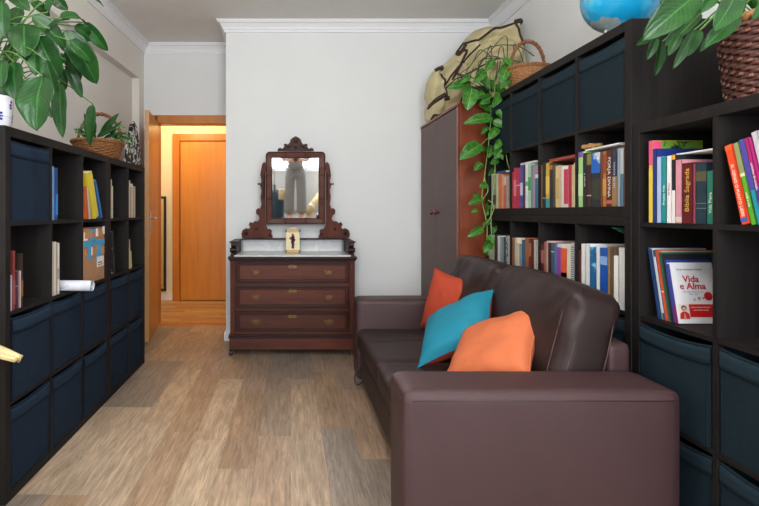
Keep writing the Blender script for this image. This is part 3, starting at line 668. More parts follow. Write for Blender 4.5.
book('pale pink grey booklet leaning left of the yellow binder', c[0]+.099, c[2], .01, .165, .15, '#b9a09a', -1, XB+.008, math.radians(-16), GL)
book('yellow binder leaning in the left shelf', c[0]+.172, c[2], .05, .265, .2, '#c9b32c', -1, XB+.012, math.radians(-22), GL, bands=[(.05, .95, '#d4bf38')])
book('deep blue book leaning right of the yellow binder', c[0]+.253, c[2], .024, .235, .17, '#195a9c', -1, XB+.01, math.radians(-26), GL, bands=[(.1, .9, '#1f68ac')])
c = cL2(0, 0)
lrow(c, c[0]+.003, [(.030, .24, .2, '#b8ab92', 'thin parchment coloured book', {}), (.018, .2, .15, '#d8d2c2', 'thin bone white book', {})], 'alone in its cubby toward the door')
c = cL2(0, 1)
lrow(c, c[0]+.003, [(.04, .255, .2, '#c9bda6', 'tall cream book', {}), (.024, .21, .2, '#a08a74', 'light brown book', {}), (.03, .235, .2, '#d9d0c0', 'off white book', {}), (.03, .215, .18, '#b09c88', 'fawn book', {}), (.024, .22, .18, '#cabfae', 'pale tan book', {})], 'in the left top cubby beside the door')
c = cL2(1, 0)
DOTS = blotch('dotted_black', '#121214', '#b8b8b8', 55, .66)
book('black binder with white specks leaning in the left shelf', c[0]+.075, c[2], .04, .27, .2, DOTS, -1, XB, math.radians(-7), GL, name='binder')
c = cL2(1, 1)
book('pale yellow open booklet leaning beside the door', c[0]+.042, c[2], .022, .2, .16, '#cfc48e', -1, XB, math.radians(-5), GL)
book('short cream booklet leaning against the pale yellow one', c[0]+.072, c[2], .02, .12, .12, '#c9b88c', -1, XB, math.radians(-6), GL)
# cardboard box
c = cL1(1, 2)
bx = thing('cardboard_box', 'tall brown cardboard box with blue printed tape in the left shelf', 'box', (XL-.16, c[0]+.17, c[2]+.001))
CARD = mat('#a47a58', .8, var=.08, vs=12, name='cardboard')
xb = XL-.004; yb0, yb1 = c[0]+.015, c[0]+.315; zb = c[2]+.001
obj('carton', box(B(), xb-.3, xb, yb0, yb1, zb, zb+.302, .002), CARD, bx, world=True)
BLUE = mat('#3d9ac8', .45, name='blue_tape'); ORG = mat('#c07a3a', .6)
def strip(ya, yb_, za, zb_, m, nme, k=1): obj(nme, box(B(), xb-.0002, xb+.0012*k, yb0+ya, yb0+yb_, zb+za, zb+zb_), m, bx, world=True)
strip(0, .3, .20, .232, BLUE, 'tape_band'); strip(.09, .165, .23, .30, BLUE, 'tape_band'); strip(.05, .1, .13, .2, BLUE, 'tape_band'); strip(.2, .25, .14, .2, BLUE, 'tape_band')
for i, (a, b_) in enumerate(((.01, .07), (.1, .15), (.2, .27))): strip(a, b_, .245, .28, ORG, 'printed_patch', 1.5)
for i, (a, b_) in enumerate(((.115, .17), (.26, .295))): strip(a, b_, .145, .185, ORG, 'printed_patch', 1.5)
strip(.185, .285, .075, .135, mat('#d8d8d4', .6), 'address_label', 1.8); strip(.195, .255, .098, .104, BLACK, 'label_print', 2.4); strip(.195, .265, .086, .09, BLACK, 'label_print', 2.4)
strip(0, .3, .296, .302, mat('#8a6446', .8), 'flap_edge')
for a, b_, z_, m_ in ((.0, .05, .235, WHITE), (.17, .2, .25, WHITE), (.27, .3, .26, WHITE), (.02, .05, .15, ORG), (.1, .115, .15, WHITE), (.25, .26, .12, BLUE), (.17, .2, .12, BLUE)): strip(a, b_, z_, z_+.045, m_, 'printed_patch', 1.4)
for k in range(7): strip(.125, .135, .115+.011*k, .121+.011*k, BLUE, 'tape_dash', 1.6)
# white paper roll
c = cL1(1, 1)
rl = thing('paper_roll', 'white paper roll sticking out of the left shelf', 'paper roll', (-1.1, c[0]+.16, c[2]+.03))
bm = B(); n = 24; 
yy, zz = c[0]+.16, c[2]+.0275
tube(bm, [(-1.36, yy+.02, zz), (-.975, yy, zz)], .026, 28, cap=False); tube(bm, [(-1.355, yy+.02, zz), (-.976, yy, zz)], .0225, 28, cap=False)
obj('outer_sheet', bm, mat('#d3d7e2', .6), rl, world=True, smooth=True)
bm = B(); pts = []
sp_ = []
for i in range(60):
    a = i/60*2*PI*3; r = .0225-.004*i/60*3; sp_.append((r*math.cos(a), r*math.sin(a)))
for a, b_ in zip(sp_, sp_[1:]):
    vs = [bm.verts.new((x, yy+p[0], zz+p[1])) for x, p in ((-1.35, a), (-.977, a), (-.977, b_), (-1.35, b_))]; bm.faces.new(vs)
obj('inner_coil', bm, mat('#bcc0cc', .6), rl, world=True)
o = tag(obj('paper_sheets', rbox(.20, .16, .006, .002, 8, fn=lambda p, w: p+Vector((0, 0, .003*math.sin(w.x*3+w.y)))), mat('#c9cdd6', .7), smooth=True, origin=(0, 0, 0)), 'loose white papers lying on the shelf below the paper roll', 'papers')
o.location = (-1.205, c[0]+.085, c[2]+.0065)
o.location.y = c[0]+.225; o.rotation_euler.z = .0

# ---------------------------------------------------------------- sofa
sofa = thing('sofa', 'dark brown leather two seat sofa with box arms in front of the right shelves', 'sofa', (.8, 2.45, 0))
AZ = .566
def place(bm, c, R=None):
    M = Matrix.Translation(c)@(R.to_4x4() if R else Matrix())
    for v in bm.verts: v.co = M@v.co
    return bm
def softbox(x0, x1, y0, y1, z0, z1, r, cuts=12, bulge=(0, 0, 0), fn=None):
    return place(rbox(x1-x0, y1-y0, z1-z0, r, cuts, bulge, fn), ((x0+x1)/2, (y0+y1)/2, (z0+z1)/2))
def sobj(nm, bm, m, smooth=True, parent=None): return obj(nm, bm, m, parent or sofa, world=True, smooth=smooth)
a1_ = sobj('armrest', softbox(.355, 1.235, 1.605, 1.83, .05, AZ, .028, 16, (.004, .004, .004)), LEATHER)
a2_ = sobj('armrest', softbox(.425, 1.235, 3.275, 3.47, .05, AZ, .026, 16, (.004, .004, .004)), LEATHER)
for arm, (x0, x1, y0, y1) in ((a1_, (.355, 1.235, 1.605, 1.83)), (a2_, (.425, 1.235, 3.275, 3.47))):
    bm = B(); r = .028; q = .0085
    pts = [(x0+r, y0+q*.3, AZ-q*1.6), (x1-r, y0+q*.3, AZ-q*1.6)]
    tube(bm, [(x0+r, y0-.0015, AZ-.030), (x1-r, y0-.0015, AZ-.030)], .0016, 6); obj('seam', bm, LEATHER, arm, world=True, smooth=True); bm = B()
    tube(bm, [(x0-.0015, y0+r, AZ-.030), (x0-.0015, y1-r, AZ-.030)], .0016, 6)
    obj('seam', bm, LEATHER, arm, world=True, smooth=True)
def seatfn(p, w): return p+Vector((0, 0, .004*noise.noise(Vector((w.x*3, w.y*5, 2)))-.006*math.exp(-((abs(w.y)*.5)/.02)**2 if False else -40)))
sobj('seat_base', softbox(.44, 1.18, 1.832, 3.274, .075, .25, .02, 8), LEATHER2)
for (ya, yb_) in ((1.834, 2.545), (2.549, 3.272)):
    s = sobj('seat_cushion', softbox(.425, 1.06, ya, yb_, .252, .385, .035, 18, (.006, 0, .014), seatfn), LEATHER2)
    for k in range(1, 3):
        x = .425+k*.2; bm = B()
        pts = [(x, ya+.03+(yb_-ya-.06)*i/16, .3875+.014*(1-(2*i/16-1)**2)*(1-((x-.742)/.32)**2)-.0005) for i in range(17)]
        tube(bm, pts, .0017, 5); obj('seam', bm, LEATHER2, s, world=True)
    for yq in ((ya+yb_)/2,):
        bm = B()
        pts = [(.46+.56*i/16, yq, .3865+.014*(1-((.46+.56*i/16-.742)/.32)**2)) for i in range(17)]; tube(bm, pts, .0017, 5)
    obj('seam', bm, LEATHER2, s, world=True)
sobj('back_frame', softbox(1.155, 1.245, 1.86, 3.32, .12, .655, .025, 12), LEATHER)
# tall slumping back cushions, leaning backwards
def backfn(seed):
    def fn(p, w):
        # top slumps forward a bit, pinched end edges, wrinkles
        p.z += (-.012*abs(w.y)**4+(.012*w.y if seed < 3 else 0))*(w.z > 0)*w.z
        p.x += .020*noise.noise(Vector((w.y*1.6+seed, w.z*1.6, seed)))+.010*noise.noise(Vector((w.y*5+w.z*2+seed, w.z*2.5-w.y, seed)))-.016*math.exp(-((w.y*.9+w.z*.5+.45)/.10)**2)*(w.x < 0)*max(0, w.z)
        return p
    return fn
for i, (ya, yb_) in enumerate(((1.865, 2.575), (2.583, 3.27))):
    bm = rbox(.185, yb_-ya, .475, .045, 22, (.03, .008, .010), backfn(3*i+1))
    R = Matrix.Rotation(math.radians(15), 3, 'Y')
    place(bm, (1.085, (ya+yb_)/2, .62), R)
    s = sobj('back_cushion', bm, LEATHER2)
    bm = B(); 
    for xx in (-.058, .072):
        for yy_ in (-(yb_-ya)/2-.001,):
            pts = []
            for k in range(13):
                z = -.2+.385*k/12; pts.append(Vector((xx*(1-.2*(k/12)**3), yy_+.004-.006*math.sin(PI*k/12), z-.008*(k == 12))))
            tube(bm, pts, .0022, 6)
    # vertical seam on the front face near the open end
    pts = []
    for k in range(15):
        z = -.2+.40*k/14; w = Vector((-1, -.93, z/.2375)); pts.append(Vector((-.0925-.03*(1-w.y**2)*(1-w.z**2)-.004+.012*(k == 14)+.02*max(0, (k-12)/2), w.y*(yb_-ya)/2*.93, z)))
    tube(bm, pts, .002, 6)
    place(bm, (1.085, (ya+yb_)/2, .62), R)
    obj('seam', bm, STITCH, s, world=True, smooth=True)
bm = B(); tube(bm, bez([(.435, 3.18, .16), (.405, 3.17, .13), (.395, 3.15, .09), (.41, 3.13, .07), (.435, 3.12, .09)], 8), .004, 8); sobj('pull_loop', bm, BLACK)
for x, y in ((.47, 1.7), (1.17, 1.7), (.5, 3.40), (1.17, 3.40)):
    bm = B(); cyl(bm, (x, y, 0), (x, y, .052), .025, 16); sobj('leg', bm, BLACK, False)

# ---------------------------------------------------------------- scatter cushions
def pillow(name, label, c, w, h, t, R, m, m2=None, seed=0, grp='scatter cushions on the sofa'):
    o = thing(name, label, 'cushion', c, R.to_euler(), grp)
    n = 26
    def sh(u, v, s):
        k = max(0, (1-abs(u)**2.6))*max(0, (1-abs(v)**2.6)); k = k**.55
        x = u*w/2*(1-.13*(1-v*v)*abs(u)**3); z = v*h/2*(1-.13*(1-u*u)*abs(v)**3)
        wr = .007*noise.noise(Vector((u*2.2+seed, v*2.2, s*2.)))+.0035*noise.noise(Vector((u*6+seed, v*6, s*3.)))
        rd = math.hypot(abs(u)-1, abs(v)-1); wr += .004*math.sin(math.atan2(abs(v)-1, abs(u)-1)*18)*math.exp(-rd*2.5)
        return Vector((x, s*(t/2*k+wr*min(1, k*3)), z))
    bms = []
    for s in (1, -1):
        bm = B(); g_ = [[bm.verts.new(sh(-1+2*i/n, -1+2*j/n, s)) for j in range(n+1)] for i in range(n+1)]
        for i in range(n):
            for j in range(n): bm.faces.new((g_[i][j], g_[i+1][j], g_[i+1][j+1], g_[i][j+1]))
        bms.append(bm)
    if m2 is None:
        bm = merge(bms[0], bms[1]); bmesh.ops.remove_doubles(bm, verts=bm.verts[:], dist=1e-5); obj('cover', bm, m, o, smooth=True)
    else:
        obj('front_panel', bms[1], m, o, smooth=True); obj('back_panel', bms[0], m2, o, smooth=True)
    bm = B(); pts = []
    for k in range(4*n):
        q, r = divmod(k, n); r = -1+2*r/n
        u, v = ((r, -1), (1, r), (-r, 1), (-1, -r))[q]; p = sh(u, v, 1); p.y = 0; pts.append(p)
    tube(bm, pts, .0022, 6, closed=True); obj('piping', bm, m, o, smooth=True)
    return o
ORA = mat('#b03f24', .8, var=.06, vs=14, bump=.4, bs=500, name='burnt_orange_cloth')
ORB = mat('#c4683f', .8, var=.05, vs=14, bump=.4, bs=500, name='peach_orange_cloth')
TUR = mat('#0b7a93', .75, var=.06, vs=14, bump=.4, bs=500, name='turquoise_cloth')
def Rz(a): return Matrix.Rotation(math.radians(a), 3, 'Z')
def Rx(a): return Matrix.Rotation(math.radians(a), 3, 'X')
def Ry(a): return Matrix.Rotation(math.radians(a), 3, 'Y')
pillow('scatter_cushion', 'burnt orange cushion at the far end of the sofa', (.945, 3.03, .58), .37, .38, .15, Rz(-58)@Rx(-12)@Ry(7), ORA, None, 1)
def Rab(phi=0):
    """cushion resting on its lower corner: a, b are the two edges that leave the raised corner"""
    a = Vector((-.6, .702, -.383)); b = Vector((-.5, -.7, -.5)); b = (b-a*(a.dot(b)/a.length_squared)).normalized(); a.normalize()
    c, s_ = math.cos(phi), math.sin(phi); a2 = a*c+b*s_; b2 = b*c-a*s_
    x, z = -a2, -b2; y = z.cross(x); return Matrix((x, y, z)).transposed(), a2, b2
def corner_pillow(label, C, L_, t, phi, m, m2, seed):
    R, a, b = Rab(phi); pillow('scatter_cushion', label, tuple(Vector(C)+(a+b)*L_/2), L_, L_, t, R, m, m2, seed)
corner_pillow('turquoise cushion with orange back between the two orange ones', (1.02, 2.56, .745), .40, .16, math.radians(14), TUR, ORA, 5)
corner_pillow('light peach orange cushion nearest the camera on the sofa', (1.075, 2.14, .735), .41, .15, 0, ORB, None, 9)

# ---------------------------------------------------------------- washstand dresser
dr = thing('dresser', 'antique mahogany three drawer washstand dresser with marble top against the back wall', 'dresser', (.015, 4.22, 0))
xc = .015; x0, x1 = xc-.488, xc+.488; yf, ybk = 4.03, 4.46
def dob(nm, bm, m=MAHO, **k): return obj(nm, bm, m, k.pop('parent', dr), world=True, **k)
bm = B(); box(bm, x0, x1, yf+.02, ybk, .145, .752, .004); dob('carcass', bm)
for xa in (x0-.004, x1-.036): dob('corner_post', box(B(), xa, xa+.04, yf, yf+.04, .16, .745, .005), MAHOZ)
bm = B(); prism(bm, [(x0-.008, .05), (x1+.008, .05), (x1+.008, .135), (x0-.008, .135)], yf-.018, ybk); dob('plinth', bm, MAHO)
bm = B(); box(bm, x0-.018, x1+.018, yf-.022, ybk, .135, .148, .005); box(bm, x0-.016, x1+.016, yf-.014, ybk, .148, .162, .005); dob('base_moulding', bm, MAHOD)
bm = B(); box(bm, x0-.012, x1+.012, yf-.008, ybk, .742, .757, .005); box(bm, x0-.020, x1+.020, yf-.024, ybk, .757, .779, .006); dob('top_frame', bm, MAHOD)
dob('marble_top', box(B(), x0+.03, x1-.03, yf-.020, ybk-.02, .779, .789, .002), MARBLE)
dob('marble_splashback', box(B(), x0+.055, x1-.055, ybk-.03, ybk-.008, .789, .892, .003), MARBLE)
for s in (-1, 1):
    xa = xc+s*.488; xb_ = xc+s*.448
    prof2 = [(yf+.0, .779), (yf+.0, .80), (yf+.03, .806), (yf+.05, .83), (yf+.045, .85), (yf+.02, .862), (yf+.02, .885), (ybk, .885), (ybk, .779)]
    bm = B(); A = [bm.verts.new((xa, y, z)) for y, z in prof2]; f = bm.faces.new(A); r = bmesh.ops.extrude_face_region(bm, geom=[f])
    for v in [q for q in r['geom'] if isinstance(q, bmesh.types.BMVert)]: v.co.x = xb_
    w_ = dob('side_gallery', bm, MAHOD)
    obj('gallery_cap', box(B(), min(xa, xb_)-.012, max(xa, xb_)+.012, yf+.008, ybk, .885, .897, .003), MAHOD, w_, world=True)
    bm = B(); cyl(bm, (min(xa, xb_)-.008, yf+.028, .828), (max(xa, xb_)+.008, yf+.028, .828), .018, 20); obj('scroll', bm, MAHOD, w_, world=True)
def ring(bm, xa, xb_, za, zb_, w, y0_, y1_, bev=.003):
    for q in ((xa, xb_, za, za+w), (xa, xb_, zb_-w, zb_), (xa, xa+w, za+w, zb_-w), (xb_-w, xb_, za+w, zb_-w)): box(bm, q[0], q[1], y0_, y1_, q[2], q[3], bev)
for (za, zb_) in ((.195, .338), (.382, .538), (.578, .730)):
    d = thing  # one drawer = one part with sub-parts
    dp = dob('drawer', box(B(), x0+.052, x1-.052, yf+.004, yf+.022, za, zb_, .003), MAHO)
    bm = B(); ring(bm, x0+.046, x1-.046, za-.006, zb_+.006, .014, yf-.010, yf+.018); ring(bm, x0+.066, x1-.066, za+.014, zb_-.014, .006, yf-.001, yf+.01, .002)
    obj('drawer_moulding', bm, MAHOD, dp, world=True)
    zc = (za+zb_)/2
    for s in (-1, 1):
        hxp = xc+s*.287; bm = B(); K = .8
        for e in (-.028, .028):
            lathe(bm, [(0, 0), (.011, 0), (.011, .003), (.005, .006), (.004, .014), (0, .015)], 14, M=Matrix.Translation((hxp+e, yf+.004, zc+.004))@Matrix.Rotation(PI/2, 4, 'X'))
        prism(bm, [(hxp-.036, zc), (hxp-.03, zc+.013), (hxp-.012, zc+.008), (hxp, zc+.017), (hxp+.012, zc+.008), (hxp+.03, zc+.013), (hxp+.036, zc), (hxp+.026, zc-.012), (hxp+.01, zc-.006), (hxp, zc-.014), (hxp-.01, zc-.006), (hxp-.026, zc-.012)], yf+.0035, yf+.001)
        tube(bm, bez([(hxp-.028, yf-.008, zc+.004), (hxp-.024, yf-.014, zc-.012), (hxp, yf-.016, zc-.018), (hxp+.024, yf-.014, zc-.012), (hxp+.028, yf-.008, zc+.004)], 6), .003, 8)
        obj('handle', bm, BRASS, dp, world=True, smooth=False)
    bm = B(); zc2 = zb_-.032; prism(bm, [(xc-.03, zc2-.012), (xc+.03, zc2-.012), (xc+.034, zc2), (xc+.028, zc2+.014), (xc+.008, zc2+.010), (xc, zc2+.016), (xc-.008, zc2+.010), (xc-.028, zc2+.014), (xc-.034, zc2)], yf+.0035, yf-.001)
    obj('escutcheon', bm, BRASS, dp, world=True)
    bm = B(); cyl(bm, (xc, yf-.0012, zc2+.003), (xc, yf-.0025, zc2+.003), .004, 10); box(bm, xc-.002, xc+.002, yf-.0025, yf-.0012, zc2-.008, zc2+.003); obj('keyhole', bm, BLACK, dp, world=True)
for x in (x0+.02, x1-.02):
    for y in (yf+.02, ybk-.05):
        bm = B(); s = -1 if x < xc else 1
        lathe(bm, [(0, .05), (.018, .05), (.02, .04), (.008, .034), (.008, .03)], 14, (x+s*.008, y, 0)); x += s*.008; 
        cyl(bm, (x-.010+s*.012, y-.015, .021), (x+.010+s*.012, y-.015, .021), .021, 18); cyl(bm, (x-.022-s*.012, y-.012, .014), (x-.008-s*.012, y-.012, .014), .014, 16)
        tube(bm, bez([(x-s*.04, y, .022), (x-s*.02, y, .035), (x, y, .04), (x+s*.02, y, .03)], 5), .005, 6)
        dob('caster', bm, BLACK)
# ---- swivel mirror with carved uprights (fixed to the dresser)
mr = thing('dressing_mirror', 'carved mahogany swivel mirror standing on the marble topped dresser', 'mirror', (.043, 4.40, .897))
my = 4.425
def zp(u, v, D=4.33): return P(240+u/3.89, 130+v/3.89, D)
def outl(pts, mirror=False):
    r = []
    for u, v in pts:
        if mirror: u = 433-u
        p = zp(u, v); r.append((p.x, p.z))
    return r
left = [(83, 150), (86, 133), (95, 124), (103, 132), (103, 146), (98, 160), (98, 352), (100, 372), (108, 386), (116, 384), (124, 392), (122, 404), (127, 412), (127, 419), (8, 419), (6, 404), (10, 390), (22, 382), (34, 385), (40, 378), (34, 368), (40, 358), (50, 362), (58, 354), (68, 356), (76, 348), (74, 334), (64, 326), (62, 312), (70, 304), (78, 306), (84, 290), (80, 262), (84, 236), (78, 214), (84, 200), (79, 176)]
for mirr in (False, True):
    up = obj('upright', prism(B(), outl(left, mirr), 4.315, 4.345, .004), MAHOZ, mr, world=True)
    bm = B()
    for (u, v, r1) in ((24, 402, .0165), (116, 406, .010), (64, 386, .009)):
        if mirr: u = 433-u
        c_ = zp(u, v); c_.y = 4.315
        lathe(bm, [(0, 0), (r1, 0), (r1, .004), (r1*.8, .008), (r1*.6, .004), (r1*.4, .008), (0, .009)], 22, M=Matrix.Translation(c_)@Matrix.Rotation(PI/2, 4, 'X'))
    for v in (176, 205, 236, 262, 300):
        u = 90 if not mirr else 343; c_ = zp(u, v); box(bm, c_.x-.012, c_.x+.012, 4.306, 4.316, c_.z-.004, c_.z+.004, .002)
    pa = zp(94 if not mirr else 339, 270); pb = zp(94 if not mirr else 339, 170); tube(bm, [(pa.x, 4.313, pa.z), (pb.x, 4.313, pb.z)], .006, 10)
    obj('carving', bm, MAHOD, up, world=True, angle=40)
    a = zp(80 if not mirr else 353, 210); b_ = zp(70 if not mirr else 363, 210); bm = B(); lathe(bm, [(0, 0), (.006, .002), (.008, .01), (.004, .014), (.009, .022), (0, .028)], 14, M=Matrix.Translation((a.x, 4.33, a.z))@Matrix.Rotation(PI/2*(1 if mirr else -1), 4, 'Y')); obj('pivot_knob', bm, MAHOD, up, world=True, smooth=True)
obj('foot_rail', box(B(), outl([(6, 0)])[0][0], outl([(427, 0)])[0][0], 4.30, 4.455, .897, .905, .002), MAHOD, mr, world=True)
# tilted glass frame: parts built upright then tilted about the pivots
piv = Vector((0, 4.33, zp(0, 225).z)); TL = Matrix.Translation(piv)@Matrix.Rotation(math.radians(5.9), 4, 'X')@Matrix.Translation(-piv)
def tilt(bm):
    for v in bm.verts: v.co = TL@v.co
    return bm
(fx0, fz1), (fx1, fz0) = outl([(101, 85)])[0], outl([(331, 367)])[0]
(gx0, gz1), (gx1, gz0) = outl([(125, 110)])[0], outl([(306, 344)])[0]
def rrect(x0, x1, z0, z1, r, rb, n=6):
    pts = []
    for (cx, cz, a0, rr) in ((x1-r, z1-r, 0, r), (x0+r, z1-r, 90, r), (x0+rb, z0+rb, 180, rb), (x1-rb, z0+rb, 270, rb)):
        for i in range(n+1):
            a = math.radians(a0+90*i/n); pts.append((cx+rr*math.cos(a), cz+rr*math.sin(a)))
    return pts
def frame_bm(o_, i_, y0, y1):
    bm = B(); n = len(o_); V = [[bm.verts.new((p[0], y, p[1])) for p in L_] for L_, y in ((o_, y0), (i_, y0+.006), (i_, y1), (o_, y1))]
    for A, C in zip(V, V[1:]+V[:1]):
        for j in range(n): bm.faces.new((A[j], A[(j+1) % n], C[(j+1) % n], C[j]))
    return bm
obj('glass_frame', tilt(frame_bm(rrect(fx0, fx1, fz0, fz1, .035, .006), rrect(gx0, gx1, gz0, gz1, .004, .003), 4.312, 4.345)), MAHO, mr, world=True)
bm = B(); 
tube(bm, [(p[0], 4.3165, p[1]) for p in rrect(gx0-.002, gx1+.002, gz0-.002, gz1+.002, .004, .003)], .004, 8, closed=True)
tube(bm, [(p[0], 4.3135, p[1]) for p in rrect(fx0+.006, fx1-.006, fz0+.006, fz1-.006, .03, .004)], .004, 8, closed=True)
obj('frame_beading', tilt(bm), MAHOD, mr, world=True, smooth=True)
bm = B()
for u in (178, 254):
    for v in (97, 356): c_ = zp(u, v); box(bm, c_.x-.004, c_.x+.004, 4.306, 4.316, c_.z-.022, c_.z+.022, .002)
for v in (176, 268):
    for u in (113, 319): c_ = zp(u, v); box(bm, c_.x-.022, c_.x+.022, 4.306, 4.316, c_.z-.004, c_.z+.004, .002)
obj('frame_block', tilt(bm), MAHOD, mr, world=True)
obj('mirror_glass', tilt(box(B(), gx0-.003, gx1+.003, 4.322, 4.326, gz0-.003, gz1+.003)), MIRROR, mr, world=True)
crest = [(146, 84), (148, 74), (156, 70), (166, 74), (172, 66), (170, 58), (178, 54), (186, 58), (194, 50), (196, 40), (204, 32), (216, 26), (229, 32), (237, 40), (239, 50), (247, 58), (255, 54), (263, 58), (261, 66), (267, 74), (277, 70), (285, 74), (287, 84)]
cr = obj('crest', tilt(prism(B(), outl(crest), 4.318, 4.340, .003)), MAHOD, mr, world=True)
bm = B()
for (u, v, r1) in ((216.5, 44, .018), (186, 66, .010), (247, 66, .010), (160, 78, .008), (273, 78, .008), (216.5, 70, .011)):
    c_ = zp(u, v); c_.y = 4.318; lathe(bm, [(0, 0), (r1, 0), (r1, .004), (r1*.75, .009), (r1*.5, .005), (r1*.3, .010), (0, .011)], 20, M=Matrix.Translation(c_)@Matrix.Rotation(PI/2, 4, 'X'))
for s in (-1, 1):
    pts = [zp(216.5+s*a, b) for a, b in ((14, 60), (28, 70), (44, 76), (60, 80))]
    for q in pts: q.y = 4.315
    tube(bm, bez(pts, 5), .0045, 8)
obj('carving', tilt(bm), MAHO, cr, world=True, angle=40)
# cream box with a crimson figure, standing on the marble
bx = thing('decorative_box', 'small cream upright box with crimson figure motif standing on the marble top', 'box', (.018, 4.27, .789))
cx_ = .018; z0 = .7895
CRM = mat('#d9cfa8', .55, var=.05, name='cream_card'); TANB = mat('#c3a063', .5, name='gilt_card')
obj('body', box(B(), cx_-.058, cx_+.058, 4.25, 4.29, z0+.02, z0+.188, .004), CRM, bx, world=True)
obj('foot_band', box(B(), cx_-.063, cx_+.063, 4.245, 4.295, z0, z0+.026, .005), TANB, bx, world=True)
obj('head_band', box(B(), cx_-.063, cx_+.063, 4.245, 4.295, z0+.172, z0+.198, .005), TANB, bx, world=True)
bm = B(); 
for s in (-1, 1): tube(bm, bez([(cx_, 4.27, z0+.202), (cx_+s*.02, 4.27, z0+.214), (cx_+s*.03, 4.27, z0+.204), (cx_, 4.27, z0+.201)], 6), .004, 8)
obj('bow', bm, mat('#d8c9c4', .6), bx, world=True, smooth=True)
bm = B(); 
def disc(bm, x, z, r): lathe(bm, [(0, 0), (r, 0), (r, .0012), (0, .0012)], 16, M=Matrix.Translation((x, 4.25, z))@Matrix.Rotation(PI/2, 4, 'X'))
for dx, dz, r in ((0, .152, .009), (.002, .132, .015), (-.004, .118, .017), (.004, .102, .016), (-.003, .087, .014), (.003, .072, .013), (.0, .058, .011), (.001, .046, .012), (-.02, .128, .006), (-.026, .118, .005), (.014, .11, .009)): disc(bm, cx_+dx, z0+dz, r)
obj('figure_motif', bm, mat('#7a2a44', .6, var=.3, vs=90), bx, world=True)
bm = B()
for e in ((-.063, -.05), (.05, .063)): 
    for zz_ in (z0-.0, z0+.174): box(bm, cx_+e[0]-.001, cx_+e[1]+.001, 4.243, 4.2455, zz_+.002, zz_+.022, .001)
obj('corner_mark', bm, mat('#4c5440', .5), bx, world=True)

# ---------------------------------------------------------------- wardrobe
wd = thing('wardrobe', 'tall two door wardrobe, taupe doors and reddish wooden side, beside the far shelves', 'wardrobe', (1.42, 3.97, 0))
WX, WYA, WYB, WH = 1.135, 3.482, 4.455, 1.852
def wob(nm, bm, m=WARD_S, **k): return obj(nm, bm, m, k.pop('parent', wd), world=True, **k)
wob('side_panel', box(B(), WX+.022, 1.72, WYA, WYA+.02, 0, WH, .002)); wob('side_panel', box(B(), WX+.022, 1.72, WYB-.02, WYB, 0, WH, .002))
wob('top_panel', box(B(), WX-.004, 1.72, WYA-.004, WYB, WH, WH+.02, .004)); wob('back_panel', box(B(), 1.70, 1.72, WYA+.02, WYB-.02, .05, WH)); wob('plinth', box(B(), WX+.03, 1.69, WYA+.02, WYB-.02, 0, .08))
ym = (WYA+WYB)/2
for i, (ya, yb_) in enumerate(((WYA+.022, ym-.003), (ym+.003, WYB-.012))):
    d = wob('door', box(B(), WX, WX+.02, ya, yb_, .085, WH-.006, .003), WARD_D)
    yk = ym-.06 if i == 0 else ym+.06
    bm = B(); lathe(bm, [(0, 0), (.010, 0), (.007, .010), (.010, .018), (.018, .026), (.018, .034), (.010, .042), (0, .043)], 20, M=Matrix.Translation((WX, yk, 1.125))@Matrix.Rotation(-PI/2, 4, 'Y')); obj('knob', bm, KNOB, d, world=True, smooth=True)
wob('corner_post', box(B(), WX, WX+.022, WYA, WYA+.02, 0, WH, .004), wood('wardrobe_edge', '#5f2818', '#7a3820', .35, 'Z', 8, coat=.3))
wob('centre_strip', box(B(), WX+.004, WX+.018, ym-.0028, ym+.0028, .09, WH-.01), KNOB)

# ---------------------------------------------------------------- leaves and plants
def leaf_bm(bm, base, tip, w, arch=.15, face=(0, -1, .25), curl=0, shape=(.62, .85), n=14, m=6, wav=0, seed=0):
    base, tip = Vector(base), Vector(tip); d = tip-base; L_ = d.length
    t = d.normalized(); nrm = Vector(face).normalized(); nrm = (nrm-t*nrm.dot(t)); 
    if nrm.length < 1e-3: nrm = t.orthogonal()
    nrm.normalize(); side = t.cross(nrm)
    uvl = bm.loops.layers.uv.get('UVMap') or bm.loops.layers.uv.new('UVMap')
    mx = max(((i/40)**shape[0])*((1-i/40)**shape[1]) for i in range(1, 40))
    g = []
    for i in range(n+1):
        u = i/n; ww = w/2*((u**shape[0])*((1-u)**shape[1]))/mx if 0 < u < 1 else 0
        c = base+d*u+nrm*(arch*L_*math.sin(PI*u)) + Vector((0, 0, -curl*L_*u*u))
        row_ = []
        for j in range(-m, m+1):
            v = j/m; off = side*ww*v*(1-.08*abs(v)); z = nrm*(ww*.30*abs(v)**1.3+wav*ww*math.sin(u*14+seed)*abs(v)-ww*.1+.018*w*math.sin((u-.3*abs(v))*75))
            row_.append((bm.verts.new(c+off+z), (u, v*.5+.5)))
        g.append(row_)
    for i in range(n):
        for j in range(2*m):
            q = [g[i][j], g[i+1][j], g[i+1][j+1], g[i][j+1]]
            f = bm.faces.new([a[0] for a in q])
            for lp, a in zip(f.loops, q): lp[uvl].uv = a[1]
    return bm
def solid(o, t=.0006):
    md = o.modifiers.new('thick', 'SOLIDIFY'); md.thickness = t; md.offset = 0
